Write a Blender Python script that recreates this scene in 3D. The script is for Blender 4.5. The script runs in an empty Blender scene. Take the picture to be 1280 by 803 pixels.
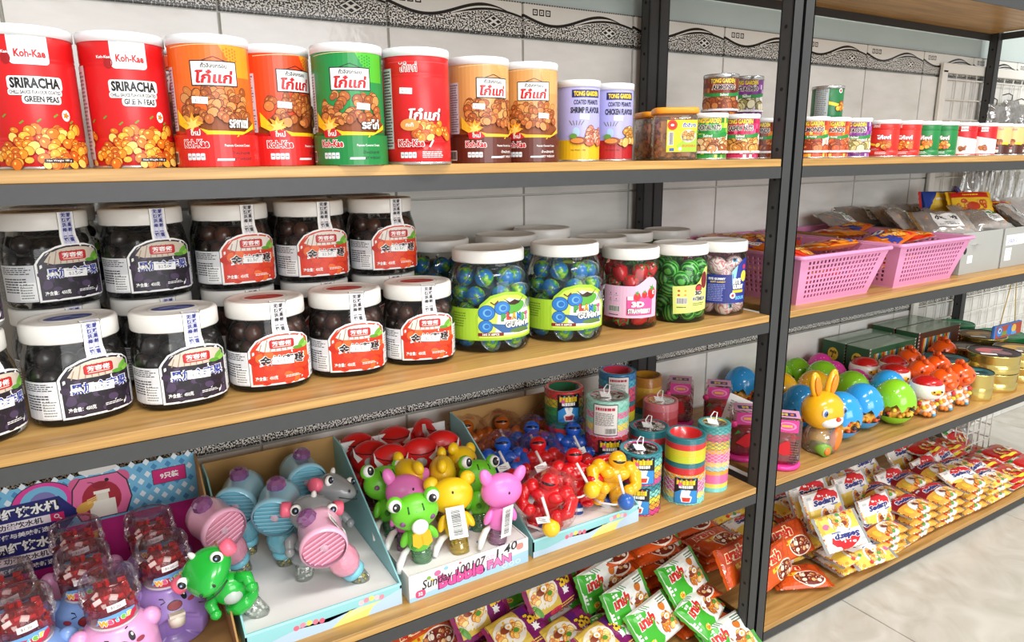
import bpy, bmesh, math, random
from mathutils import Vector, Matrix
from math import sin, cos, pi, sqrt, atan2, radians
SC = bpy.context.scene; COL = SC.collection
rnd = random.Random(7)

# ------------------------------------------------------------------ camera
FPX = 866.75; PITCH, YAW, ROLL = radians(13.219), radians(30.959), radians(-.6146)
CAM = Vector((-1.1385, -.87, 1.066))
_f = Vector((sin(YAW)*cos(PITCH), cos(YAW)*cos(PITCH), -sin(PITCH)))
_r = Vector((cos(YAW), -sin(YAW), 0)); _u = _r.cross(_f)
RT = cos(ROLL)*_r + sin(ROLL)*_u; UP = -sin(ROLL)*_r + cos(ROLL)*_u
cd = bpy.data.cameras.new('camera'); cd.sensor_width = 36; cd.lens = FPX/1280*36; cd.clip_start = .01
co = bpy.data.objects.new('camera', cd); COL.objects.link(co)
mw = Matrix.Identity(4)
for i in range(3): mw[i][0] = RT[i]; mw[i][1] = UP[i]; mw[i][2] = -_f[i]; mw[i][3] = CAM[i]
co.matrix_world = mw; SC.camera = co
# ------------------------------------------------------------------ light
W = bpy.data.worlds.new('world'); SC.world = W; W.use_nodes = True
W.node_tree.nodes['Background'].inputs[0].default_value = (1.0, .985, .96, 1)
W.node_tree.nodes['Background'].inputs[1].default_value = .6
def lamp(name, loc, sx, sy, power, col, rot=(0, 0, 0)):
    l = bpy.data.lights.new(name, 'AREA'); l.shape = 'RECTANGLE'; l.size = sx; l.size_y = sy; l.energy = power; l.color = col
    o = bpy.data.objects.new(name, l); COL.objects.link(o); o.location = loc; o.rotation_euler = rot
lamp('ceiling_lamp', (-.6, -1.15, 2.75), 1.2, .3, 34, (1, .97, .92))
lamp('ceiling_lamp', (1.4, -1.15, 2.75), 1.2, .3, 34, (1, .97, .92))
lamp('ceiling_lamp', (-1.2, -3.0, 2.75), 1.2, .3, 42, (1, .97, .92))
# daylight from the shop window behind the aisle
lamp('shop_window', (-.4, -4.2, 1.5), 2.6, 1.8, 98, (.97, .985, 1), (radians(90), 0, 0))
VS = SC.view_settings; VS.view_transform = 'Standard'; VS.look = 'None'; VS.exposure = .1; VS.gamma = 1; VS.use_curve_mapping = False
SC.cycles.transparent_max_bounces = 24
# ------------------------------------------------------------------ pixels to places
def ray(px, py): return RT*((px-640)/FPX) - UP*((py-401.5)/FPX) + _f
def gz(px, py, z):
    d = ray(px, py); return CAM + d*((z-CAM.z)/d.z)
def gy(px, py, y):
    d = ray(px, py); return CAM + d*((y-CAM.y)/d.y)
def proj(p):
    d = Vector(p)-CAM; z = d.dot(_f); return 640+FPX*d.dot(RT)/z, 401.5-FPX*d.dot(UP)/z
def edge_x(px, py, y, r, side):
    """x of an upright round thing at depth y whose right (side=1) or left (-1) outline is at px"""
    d = ray(px, py); t = atan2(d.x, d.y); return gy(px, py, y).x - side*r/cos(t)
def stand(px, py, z, r):
    """centre of a thing of radius r standing on z whose front foot shows at px,py"""
    p = gz(px, py, z); d = ray(px, py); h = Vector((d.x, d.y, 0)).normalized(); return p + h*r
def facing(p, off=0):
    """rotation that turns local -Y to the camera, then off degrees to the viewer's right"""
    return atan2(CAM.x-p[0], -(CAM.y-p[1])) + radians(off)
# ------------------------------------------------------------------ materials
def hexc(h):
    v = [int(h[i:i+2], 16)/255 for i in (0, 2, 4)]
    return [c/12.92 if c <= .04045 else ((c+.055)/1.055)**2.4 for c in v] + [1]
MATS = {}
class X:
    """shader math written as an expression"""
    nt = None
    def __init__(s, k): s.k = k
    def op(a, o, b=None, c=None):
        n = X.nt.nodes.new('ShaderNodeMath'); n.operation = o
        for i, v in enumerate((a, b, c)):
            if v is None: continue
            if isinstance(v, X): X.nt.links.new(v.k, n.inputs[i])
            else: n.inputs[i].default_value = v
        return X(n.outputs[0])
    def __add__(a, b): return a.op('ADD', b)
    def __sub__(a, b): return a.op('SUBTRACT', b)
    def __rsub__(a, b): return X.op(b, 'SUBTRACT', a)
    def __mul__(a, b): return a.op('MULTIPLY', b)
    def __lt__(a, b): return a.op('LESS_THAN', b)
    def __gt__(a, b): return a.op('GREATER_THAN', b)
    def abs(a): return a.op('ABSOLUTE')
    def fr(a): return a.op('FRACT')
    def sin(a): return a.op('SINE')
    def max(a, b): return a.op('MAXIMUM', b)
    def min(a, b): return a.op('MINIMUM', b)
def new_mat(name):
    m = bpy.data.materials.new(name); m.use_nodes = True; return m, m.node_tree, m.node_tree.nodes['Principled BSDF']
def C(h, r=.45, metal=0, coat=0, em=0, var=0, vs=40, bump=0, bs=60, sub=0, alpha=1, tr=0):
    """plain procedural material: colour, gloss, optional mottling and relief"""
    key = (h, r, metal, coat, em, var, vs, bump, bs, sub, alpha, tr)
    if key in MATS: return MATS[key]
    m, nt, p = new_mat('mat_'+h); L = nt.links
    col = hexc(h); p.inputs['Base Color'].default_value = col; m.diffuse_color = col
    p.inputs['Roughness'].default_value = r; p.inputs['Metallic'].default_value = metal
    p.inputs['Coat Weight'].default_value = coat; p.inputs['Coat Roughness'].default_value = .05
    p.inputs['Subsurface Weight'].default_value = sub
    p.inputs['Alpha'].default_value = alpha; p.inputs['Transmission Weight'].default_value = tr
    if sub: p.inputs['Subsurface Radius'].default_value = (.004, .003, .002)
    if em: p.inputs['Emission Color'].default_value = col; p.inputs['Emission Strength'].default_value = em
    if var or bump:
        tc = nt.nodes.new('ShaderNodeTexCoord')
    if var:
        n = nt.nodes.new('ShaderNodeTexNoise'); n.inputs['Scale'].default_value = vs; n.inputs['Detail'].default_value = 3
        L.new(tc.outputs['Object'], n.inputs['Vector'])
        mx = nt.nodes.new('ShaderNodeMix'); mx.data_type = 'RGBA'
        mx.inputs[6].default_value = [c*(1-var) for c in col[:3]]+[1]; mx.inputs[7].default_value = [min(1, c*(1+var)) for c in col[:3]]+[1]
        L.new(n.outputs[0], mx.inputs[0]); L.new(mx.outputs[2], p.inputs['Base Color'])
    if bump:
        n = nt.nodes.new('ShaderNodeTexNoise'); n.inputs['Scale'].default_value = bs; n.inputs['Detail'].default_value = 2
        L.new(tc.outputs['Object'], n.inputs['Vector'])
        b = nt.nodes.new('ShaderNodeBump'); b.inputs['Strength'].default_value = bump; b.inputs['Distance'].default_value = .004
        L.new(n.outputs[0], b.inputs['Height']); L.new(b.outputs[0], p.inputs['Normal'])
    MATS[key] = m; return m
def CLEAR(h='ffffff', dens=.12, gl=.08, rough=.04, wr=0, ws=30, fr=.9):
    """clear plastic film or wall: see-through, tinted, with glossy reflections at the rims"""
    key = ('clear', h, dens, gl, rough, wr, ws, fr)
    if key in MATS: return MATS[key]
    m, nt, p = new_mat('clear_'+h); L = nt.links; nt.nodes.remove(p)
    out = nt.nodes['Material Output']
    t = nt.nodes.new('ShaderNodeBsdfTransparent'); col = hexc(h); t.inputs[0].default_value = [c*(1-dens*.35) for c in col[:3]]+[1]
    d = nt.nodes.new('ShaderNodeBsdfDiffuse'); d.inputs[0].default_value = col
    g = nt.nodes.new('ShaderNodeBsdfGlossy'); g.inputs[1].default_value = rough; g.inputs[0].default_value = (1, 1, 1, 1)
    m1 = nt.nodes.new('ShaderNodeMixShader'); m1.inputs[0].default_value = dens
    L.new(t.outputs[0], m1.inputs[1]); L.new(d.outputs[0], m1.inputs[2])
    lw = nt.nodes.new('ShaderNodeLayerWeight'); lw.inputs[0].default_value = .25
    X.nt = nt; fac = (X(lw.outputs['Fresnel'])*fr + gl).min(1.0)
    m2 = nt.nodes.new('ShaderNodeMixShader'); L.new(fac.k, m2.inputs[0]); L.new(m1.outputs[0], m2.inputs[1]); L.new(g.outputs[0], m2.inputs[2])
    L.new(m2.outputs[0], out.inputs[0])
    if wr:
        tc = nt.nodes.new('ShaderNodeTexCoord'); n = nt.nodes.new('ShaderNodeTexNoise'); n.inputs['Scale'].default_value = ws; n.inputs['Detail'].default_value = 2
        L.new(tc.outputs['Object'], n.inputs['Vector'])
        b = nt.nodes.new('ShaderNodeBump'); b.inputs['Strength'].default_value = wr; b.inputs['Distance'].default_value = .006
        L.new(n.outputs[0], b.inputs['Height']); L.new(b.outputs[0], g.inputs['Normal']); L.new(b.outputs[0], lw.inputs['Normal'])
    MATS[key] = m; return m
def WOOD():
    if 'wood' in MATS: return MATS['wood']
    m, nt, p = new_mat('oak_laminate'); L = nt.links; X.nt = nt
    tc = nt.nodes.new('ShaderNodeTexCoord'); mp = nt.nodes.new('ShaderNodeMapping'); mp.inputs['Scale'].default_value = (1.6, 26, 60)
    L.new(tc.outputs['Object'], mp.inputs[0])
    n = nt.nodes.new('ShaderNodeTexNoise'); n.inputs['Scale'].default_value = 2.2; n.inputs['Detail'].default_value = 6; n.inputs['Roughness'].default_value = .62
    L.new(mp.outputs[0], n.inputs['Vector'])
    cr = nt.nodes.new('ShaderNodeValToRGB'); e = cr.color_ramp.elements
    e[0].position = .3; e[0].color = hexc('96703a'); e[1].position = .72; e[1].color = hexc('cda565')
    k = e.new(.5); k.color = hexc('b88d4f')
    L.new(n.outputs[0], cr.inputs[0]); L.new(cr.outputs[0], p.inputs['Base Color'])
    p.inputs['Roughness'].default_value = .38; MATS['wood'] = m; return m
# ------------------------------------------------------------------ mesh builder
class MB:
    def __init__(s): s.v = []; s.f = []; s.m = []; s.sm = []; s.T = None
    def add(s, vs, fs, mi=0, sm=True, T=None):
        b = len(s.v)
        for p in vs:
            p = Vector(p)
            if T is not None: p = T @ p
            if s.T is not None: p = s.T @ p
            s.v.append(p)
        for f in fs: s.f.append([b+i for i in f]); s.m.append(mi); s.sm.append(sm)
        return s
    def box(s, c, d, mi=0, T=None, bev=0):
        x, y, z = d[0]/2, d[1]/2, d[2]/2
        if not bev:
            vs = [(c[0]+a*x, c[1]+b*y, c[2]+e*z) for a in (-1, 1) for b in (-1, 1) for e in (-1, 1)]
            fs = [(0, 1, 3, 2), (4, 6, 7, 5), (0, 4, 5, 1), (2, 3, 7, 6), (0, 2, 6, 4), (1, 5, 7, 3)]
            return s.add(vs, fs, mi, False, T)
        # bevelled: extruded chamfered outline with chamfered ends
        o = [(-x+bev, -y), (x-bev, -y), (x, -y+bev), (x, y-bev), (x-bev, y), (-x+bev, y), (-x, y-bev), (-x, -y+bev)]
        k = lambda q: (max(-x+bev, min(x-bev, q[0])), max(-y+bev, min(y-bev, q[1])))
        rings = [[(*k(q), -z) for q in o], [(*q, -z+bev) for q in o], [(*q, z-bev) for q in o], [(*k(q), z) for q in o]]
        vs = [(c[0]+a, c[1]+b, c[2]+e) for r in rings for a, b, e in r]
        fs = [tuple(range(7, -1, -1)), tuple(range(24, 32))]
        for r in range(3):
            for i in range(8): j = (i+1) % 8; fs.append((r*8+i, r*8+j, r*8+8+j, r*8+8+i))
        return s.add(vs, fs, mi, False, T)
    def lathe(s, pr, n=32, mi=0, T=None, caps=(1, 1), shape=None, sm=True):
        """profile [(r,z)...] turned about z; shape(angle)->radius factor"""
        vs = []; fs = []; N = len(pr)
        for r, z in pr:
            for i in range(n):
                a = 2*pi*i/n; k = shape(a) if shape else 1; vs.append((r*k*cos(a), r*k*sin(a), z))
        for j in range(N-1):
            for i in range(n):
                k = (i+1) % n; fs.append((j*n+i, j*n+k, j*n+n+k, j*n+n+i))
        if caps[0]: fs.append(tuple(range(n-1, -1, -1)))
        if caps[1]: fs.append(tuple(range((N-1)*n, N*n)))
        return s.add(vs, fs, mi, sm, T)
    def ball(s, c, r, n=20, m=12, mi=0, T=None):
        if not hasattr(r, '__len__'): r = (r, r, r)
        vs = [(c[0], c[1], c[2]-r[2])]; fs = []
        for j in range(1, m):
            t = -pi/2+pi*j/m
            for i in range(n): a = 2*pi*i/n; vs.append((c[0]+r[0]*cos(t)*cos(a), c[1]+r[1]*cos(t)*sin(a), c[2]+r[2]*sin(t)))
        vs.append((c[0], c[1], c[2]+r[2])); e = len(vs)-1
        for i in range(n):
            k = (i+1) % n; fs.append((0, 1+k, 1+i)); fs.append((e, e-n+i, e-n+k))
            for j in range(m-2): b = 1+j*n; fs.append((b+i, b+k, b+n+k, b+n+i))
        return s.add(vs, fs, mi, True, T)
    def tube(s, pts, r, n=8, mi=0, T=None, closed=False, caps=True):
        pts = [Vector(p) for p in pts]; N = len(pts); rs = r if hasattr(r, '__len__') else [r]*N
        vs = []; fs = []; up = None
        for i, p in enumerate(pts):
            t = (pts[(i+1) % N]-pts[i-1]) if closed else (pts[min(i+1, N-1)]-pts[max(i-1, 0)])
            t = t.normalized()
            if up is None:
                up = Vector((0, 0, 1)) if abs(t.z) < .9 else Vector((1, 0, 0))
            a = t.cross(up)
            if a.length < 1e-6: a = t.orthogonal()
            a.normalize(); b = a.cross(t).normalized(); up = b
            for k in range(n): w = 2*pi*k/n; vs.append(p+a*rs[i]*cos(w)+b*rs[i]*sin(w))
        for i in range(N if closed else N-1):
            j = (i+1) % N
            for k in range(n): l = (k+1) % n; fs.append((i*n+k, i*n+l, j*n+l, j*n+k))
        if caps and not closed: fs.append(tuple(range(n-1, -1, -1))); fs.append(tuple(range((N-1)*n, N*n)))
        return s.add(vs, fs, mi, True, T)
    def prism(s, pts, y0, y1, mi=0, T=None, sm=False):
        """outline (x,z) pushed through y0..y1"""
        n = len(pts); vs = [(a, y0, b) for a, b in pts]+[(a, y1, b) for a, b in pts]
        fs = [tuple(range(n)), tuple(range(2*n-1, n-1, -1))]+[(i, i+n, (i+1) % n+n, (i+1) % n) for i in range(n)]
        return s.add(vs, fs, mi, sm, T)
    def grid(s, fn, nu, nv, mi=0, sm=True, T=None):
        vs = [fn(i/nu, j/nv) for j in range(nv+1) for i in range(nu+1)]
        fs = [(j*(nu+1)+i, j*(nu+1)+i+1, (j+1)*(nu+1)+i+1, (j+1)*(nu+1)+i) for j in range(nv) for i in range(nu)]
        return s.add(vs, fs, mi, sm, T)
    def mesh(s, name, mats):
        me = bpy.data.meshes.new(name); me.from_pydata([tuple(v) for v in s.v], [], s.f)
        for m in (mats if isinstance(mats, (list, tuple)) else [mats]): me.materials.append(m)
        me.polygons.foreach_set('material_index', s.m); me.polygons.foreach_set('use_smooth', s.sm); me.update(); return me
    def build(s, name, mats, parent=None, loc=None):
        return obj(name, s.mesh(name, mats), parent, loc)
def obj(name, me, parent=None, loc=None, rz=0):
    o = bpy.data.objects.new(name, me); COL.objects.link(o)
    if parent: o.parent = parent
    if loc is not None: o.location = loc
    if rz: o.rotation_euler = (0, 0, rz)
    return o
def tag(o, label=None, cat=None, group=None, kind=None):
    for k, v in (('label', label), ('category', cat), ('group', group), ('kind', kind)):
        if v: o[k] = v
    return o
def thing(name, label, cat, loc=(0, 0, 0), rz=0, group=None):
    o = obj(name, None, None, loc, rz); o.empty_display_size = .02; return tag(o, label, cat, group)
def dup(root, loc, rz=0, label=None, group=None, rot=None):
    r = root.copy(); COL.objects.link(r); r.location = loc; r.rotation_euler = rot or (0, 0, rz); tag(r, label, None, group)
    for ch in KIDS(root):
        c = ch.copy(); COL.objects.link(c); c.parent = r
        for g in KIDS(ch):
            d = g.copy(); COL.objects.link(d); d.parent = c
    return r
_kids = {}
def KIDS(o): return o.children
def TR(loc=(0, 0, 0), rx=0, ry=0, rz=0, sc=None):
    m = Matrix.Translation(loc) @ Matrix.Rotation(rz, 4, 'Z') @ Matrix.Rotation(ry, 4, 'Y') @ Matrix.Rotation(rx, 4, 'X')
    if sc: m = m @ Matrix.Diagonal((*sc, 1))
    return m
# ------------------------------------------------------------------ flat print (lettering and label shapes)
_tx = {}
def glyphs(s, bold=0, shear=0):
    k = (s, bold, shear)
    if k not in _tx:
        c = bpy.data.curves.new('t', 'FONT'); c.body = s; c.resolution_u = 2; c.offset = bold*1.3; c.shear = shear
        o = bpy.data.objects.new('t', c); me = o.to_mesh()
        vs = [v.co.copy() for v in me.vertices]; fs = [tuple(p.vertices) for p in me.polygons]
        o.to_mesh_clear(); bpy.data.objects.remove(o); bpy.data.curves.remove(c)
        x0 = min(v.x for v in vs); x1 = max(v.x for v in vs); y0 = min(v.y for v in vs); y1 = max(v.y for v in vs)
        _tx[k] = ([(v.x-(x0+x1)/2, v.y-(y0+y1)/2) for v in vs], fs, x1-x0, y1-y0)
    return _tx[k]
class Print:
    """layers of flat shapes in a (u,v) plane, later laid on a surface"""
    def __init__(s, eps=.00005): s.v = []; s.f = []; s.m = []; s.mats = []; s.bb = []; s.eps = eps
    def mi(s, m):
        if m not in s.mats: s.mats.append(m)
        return s.mats.index(m)
    def raw(s, vs, fs, m):
        b = len(s.v); x0 = min(p[0] for p in vs); x1 = max(p[0] for p in vs); y0 = min(p[1] for p in vs); y1 = max(p[1] for p in vs)
        l = 1+max((q[4] for q in s.bb if q[0] < x1 and q[1] > x0 and q[2] < y1 and q[3] > y0), default=0); s.bb.append((x0, x1, y0, y1, l))
        z = l*s.eps; s.v += [(x, y, z) for x, y in vs]; k = s.mi(m)
        for f in fs: s.f.append([b+i for i in f]); s.m.append(k)
        return s
    def poly(s, pts, m): return s.raw(pts, [tuple(range(len(pts)))], m)
    def rect(s, u, v, w, h, m, rot=0, sk=0):
        c, d = cos(rot), sin(rot)
        return s.poly([(u+a*c-b*d+sk*b, v+a*d+b*c) for a, b in ((-w/2, -h/2), (w/2, -h/2), (w/2, h/2), (-w/2, h/2))], m)
    def rrect(s, u, v, w, h, r, m, rot=0):
        pts = []
        for cx, cy, a0 in ((w/2-r, h/2-r, 0), (-w/2+r, h/2-r, 90), (-w/2+r, -h/2+r, 180), (w/2-r, -h/2+r, 270)):
            for k in range(4): a = radians(a0+30*k); pts.append((cx+r*cos(a), cy+r*sin(a)))
        c, d = cos(rot), sin(rot)
        return s.poly([(u+a*c-b*d, v+a*d+b*c) for a, b in pts], m)
    def ell(s, u, v, a, b, m, n=14, rot=0):
        c, d = cos(rot), sin(rot); P = [(a*cos(2*pi*i/n), b*sin(2*pi*i/n)) for i in range(n)]
        return s.poly([(u+x*c-y*d, v+x*d+y*c) for x, y in P], m)
    def star(s, u, v, r1, r2, n, m, rot=0):
        P = [((r1 if i % 2 == 0 else r2)*cos(pi*i/n+rot), (r1 if i % 2 == 0 else r2)*sin(pi*i/n+rot)) for i in range(2*n)]
        ps = [(u, v)]+[(u+x, v+y) for x, y in P]
        return s.raw(ps, [(0, 1+i, 1+(i+1) % (2*n)) for i in range(2*n)], m)
    def text(s, t, u, v, h, m, w=None, bold=.01, shear=0, out=None, ow=.03, rot=0):
        """h: height of the whole line; w: squeeze to this width; out: outline material"""
        if out is not None:
            s.text(t, u, v, h*1.12, out, (w*1.06 if w else None), bold+ow, shear, rot=rot)
        vs, fs, tw, th = glyphs(t, bold, shear); k = h/th; kx = (w/tw) if w else k; c, d = cos(rot), sin(rot)
        return s.raw([(u+x*kx*c-y*k*d, v+x*kx*d+y*k*c) for x, y in vs], fs, m)
    def line(s, pts, w, m):
        vs = []; fs = []
        for i, (x, y) in enumerate(pts):
            a = pts[max(i-1, 0)]; b = pts[min(i+1, len(pts)-1)]; l = math.hypot(b[0]-a[0], b[1]-a[1]) or 1
            nx, ny = -(b[1]-a[1])/l*w/2, (b[0]-a[0])/l*w/2; vs += [(x+nx, y+ny), (x-nx, y-ny)]
        for i in range(len(pts)-1): fs.append((2*i, 2*i+1, 2*i+3, 2*i+2))
        return s.raw(vs, fs, m)
    def bars(s, u, v, w, h, m, seed=1, n=16):
        R = random.Random(seed); x = u-w/2; vs = []; fs = []
        while x < u+w/2:
            k = w/n*R.choice((.3, .5, .8)); b = len(vs); vs += [(x, v-h/2), (x+k, v-h/2), (x+k, v+h/2), (x, v+h/2)]; fs.append((b, b+1, b+2, b+3)); x += k+w/n*R.choice((.3, .5))
        return s.raw(vs, fs, m)
    def lines(s, u, v, w, h, n, m, seed=1, th=.45):
        """small print: rows of short strokes"""
        R = random.Random(seed); vs = []; fs = []
        for i in range(n):
            y = v+h/2-(i+.5)*h/n; x = u-w/2; e = u+w/2-R.random()*w*.2
            while x < e:
                k = min(w*R.uniform(.06, .2), e-x); b = len(vs); t = h/n*th/2
                vs += [(x, y-t), (x+k, y-t), (x+k, y+t), (x, y+t)]; fs.append((b, b+1, b+2, b+3)); x += k+w*.025
        return s.raw(vs, fs, m)
    def mesh(s, name, fn, du=None, dv=None, nrm=True):
        """fn(u,v,d) -> place; cut so that pieces follow the surface"""
        bm = bmesh.new(); vs = [bm.verts.new(p) for p in s.v]
        for f, k in zip(s.f, s.m):
            try: fc = bm.faces.new([vs[i] for i in f]); fc.material_index = k
            except ValueError: pass
        bmesh.ops.triangulate(bm, faces=[f for f in bm.faces if len(f.verts) > 4])
        for ax, st in ((0, du), (1, dv)):
            if not st: continue
            lo = min(p[ax] for p in s.v); hi = max(p[ax] for p in s.v); c = math.ceil(lo/st)*st
            while c < hi:
                co_ = [0, 0, 0]; co_[ax] = c; no = [0, 0, 0]; no[ax] = 1
                bmesh.ops.bisect_plane(bm, geom=bm.verts[:]+bm.edges[:]+bm.faces[:], plane_co=co_, plane_no=no, dist=1e-7); c += st
        for v in bm.verts: v.co = fn(*v.co)
        me = bpy.data.meshes.new(name); bm.to_mesh(me); bm.free()
        for m in s.mats: me.materials.append(m)
        return me
def on_cyl(R, tw=0):
    """wrap about the z axis, u=0 at local -Y, u growing to the viewer's right"""
    return lambda u, v, d: Vector(((R+d)*sin(u/R+tw), -(R+d)*cos(u/R+tw), v))
def on_flat(T=None):
    return (lambda u, v, d: Vector((u, -d, v))) if T is None else (lambda u, v, d: T @ Vector((u, -d, v)))
BLACK = C('15151a', .4); WHITE = C('f4f4f2', .4); INK = C('2a2a30', .5); GREY = C('8c8f92', .5)
# ================================================================== setting
Z1, Z2, Z3, Z4, Z0 = 1.0594, .7626, .3967, .0394, 1.461
BT, RH, YW = .014, .021, .42
def tile_mat():
    m, nt, p = new_mat('wall_tile_glaze'); L = nt.links
    tc = nt.nodes.new('ShaderNodeTexCoord'); n = nt.nodes.new('ShaderNodeTexNoise'); n.inputs['Scale'].default_value = 6; n.inputs['Detail'].default_value = 4
    mp = nt.nodes.new('ShaderNodeMapping'); mp.inputs['Scale'].default_value = (1, 1, 3.5); L.new(tc.outputs['Object'], mp.inputs[0]); L.new(mp.outputs[0], n.inputs['Vector'])
    cr = nt.nodes.new('ShaderNodeValToRGB'); e = cr.color_ramp.elements
    e[0].position = .3; e[0].color = hexc('dcdbd4'); e[1].position = .7; e[1].color = hexc('efeeea')
    L.new(n.outputs[0], cr.inputs[0]); L.new(cr.outputs[0], p.inputs['Base Color'])
    p.inputs['Roughness'].default_value = .13
    n2 = nt.nodes.new('ShaderNodeTexNoise'); n2.inputs['Scale'].default_value = 45; n2.inputs['Detail'].default_value = 2
    L.new(tc.outputs['Object'], n2.inputs['Vector'])
    b = nt.nodes.new('ShaderNodeBump'); b.inputs['Strength'].default_value = .16; b.inputs['Distance'].default_value = .003
    L.new(n2.outputs[0], b.inputs['Height']); L.new(b.outputs[0], p.inputs['Normal']); return m
def border_mat():
    m, nt, p = new_mat('border_tile_print'); L = nt.links; X.nt = nt
    uv = nt.nodes.new('ShaderNodeUVMap'); sx = nt.nodes.new('ShaderNodeSeparateXYZ'); L.new(uv.outputs[0], sx.inputs[0])
    u, v = X(sx.outputs[0]), X(sx.outputs[1])
    w1 = (((u-.02)*(2*pi/.92)).sin()*-.2)+.6
    t1 = ((.93-u).max(0).min(.25))*.17
    d1 = ((v-w1).abs() < t1)
    w2 = (((u-.40)*(pi/.72)).sin()*.27)+.42
    t2 = ((u-.42).max(0).min(.2))*.17
    d2 = ((v-w2).abs() < t2)*(u > .42)
    vo = nt.nodes.new('ShaderNodeTexNoise'); vo.inputs['Scale'].default_value = 1; vo.inputs['Detail'].default_value = 1
    mp = nt.nodes.new('ShaderNodeMapping'); mp.inputs['Scale'].default_value = (90, 24, 1); L.new(uv.outputs[0], mp.inputs[0]); L.new(mp.outputs[0], vo.inputs['Vector'])
    sp = X(vo.outputs[0]) < .5
    top = (w1*(u < .45)+w2*(u > .45))-.045
    inn = (v < top)
    dm = (u-.77).abs()*(1/.085)+(v-.37).abs()*(1/.2)
    spk = sp*inn*(dm > 1)
    # diamond: outline and four dark lozenges
    a_ = (u-.77)*(1/.085); b_ = (v-.37)*(1/.2)
    q1 = (a_+b_).abs(); q2 = (a_-b_).abs()
    cell = ((q1-.42).abs() < .26)*((q2-.42).abs() < .26)
    ring = (dm > .86)*(dm < 1)
    # three little squares
    sq = None
    for c in (.10, .155, .21):
        k = (u-c).abs()*(29.35/1); h = (v-.74).abs()*7.0; mx = k.max(h)
        r = (mx < .62)*(mx > .38); r = r.max(mx < .14); sq = r if sq is None else sq.max(r)
    dash = ((u*46).fr() < .7)*.6
    lo = (v < .075).max(0); hi = (v > .945).max(0)
    band = (lo+hi)*(dash+.3)
    tot = d1.max(d2).max(spk).max(cell).max(ring).max(sq).max(band).min(1.0)
    mx = nt.nodes.new('ShaderNodeMix'); mx.data_type = 'RGBA'; mx.inputs[6].default_value = hexc('e8e7e0'); mx.inputs[7].default_value = hexc('2e2c29')
    L.new(tot.k, mx.inputs[0]); L.new(mx.outputs[2], p.inputs['Base Color']); p.inputs['Roughness'].default_value = .16; return m
TM, BM = tile_mat(), border_mat(); GROUT = C('c9c8c0', .8)
wall = MB().box((0, YW+.065, 1.5), (9, .10, 3.0)).build('wall_back', C('c4d2cf', .5, var=.12, vs=5, bump=.35, bs=14)); tag(wall, kind='structure')
tag(MB().box((0, YW+.0125, .66), (8.9, .005, 1.43)).build('grout_bed', GROUT, wall))
TW = .2935; rows = [(.0, .544, 0), (.5465, .6165, 1), (.619, .987, 0), (.9895, 1.3045, 0), (1.307, 1.377, 1)]
tmesh = {}
for r, (za, zb, dec) in enumerate(rows):
    mb = MB(); w, h = TW-.003, zb-za; y0, y1 = 0, .009; b = .0012
    x = w/2; o = [(-x, y1, 0), (x, y1, 0), (x, y1, h), (-x, y1, h), (-x+b, y0, b), (x-b, y0, b), (x-b, y0, h-b), (-x+b, y0, h-b)]
    mb.add(o, [(4, 5, 6, 7), (0, 1, 5, 4), (1, 2, 6, 5), (2, 3, 7, 6), (3, 0, 4, 7)], 0, False)
    me = mb.mesh('tile', BM if dec else TM); ul = me.uv_layers.new(name='UVMap')
    for p in me.polygons:
        for li in p.loop_indices:
            c = me.vertices[me.loops[li].vertex_index].co; ul.data[li].uv = ((c.x+x)/w, c.z/h)
    for i in range(-7, 12):
        obj('border_tile' if dec else 'wall_tile', me, wall, ((i+.5)*TW-.0373, YW+.001, za))
# floor: large stone-look tiles
def floor_mat():
    m, nt, p = new_mat('floor_stone'); L = nt.links
    tc = nt.nodes.new('ShaderNodeTexCoord'); n = nt.nodes.new('ShaderNodeTexNoise'); n.inputs['Scale'].default_value = 7; n.inputs['Detail'].default_value = 9; n.inputs['Distortion'].default_value = 1.6
    L.new(tc.outputs['Object'], n.inputs['Vector']); cr = nt.nodes.new('ShaderNodeValToRGB'); e = cr.color_ramp.elements
    e[0].position = .32; e[0].color = hexc('bcb7ab'); e[1].position = .7; e[1].color = hexc('d8d5cc'); L.new(n.outputs[0], cr.inputs[0]); L.new(cr.outputs[0], p.inputs['Base Color'])
    p.inputs['Roughness'].default_value = .3; return m
floor = MB().box((.5, -1.2, -.03), (9, 3.6, .04)).build('floor', C('4a4742', .8)); tag(floor, kind='structure')
fx = gz(1053, 750.4, 0).x; FT = .8; ft = MB().box((0, 0, -.006), (FT-.003, FT-.003, .012), bev=.001).mesh('floor_tile', floor_mat())
for i in range(-5, 6):
    for j in range(-4, 1): obj('floor_tile', ft, floor, (fx+(i+.5)*FT, .05+FT/2+j*FT, 0))
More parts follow.
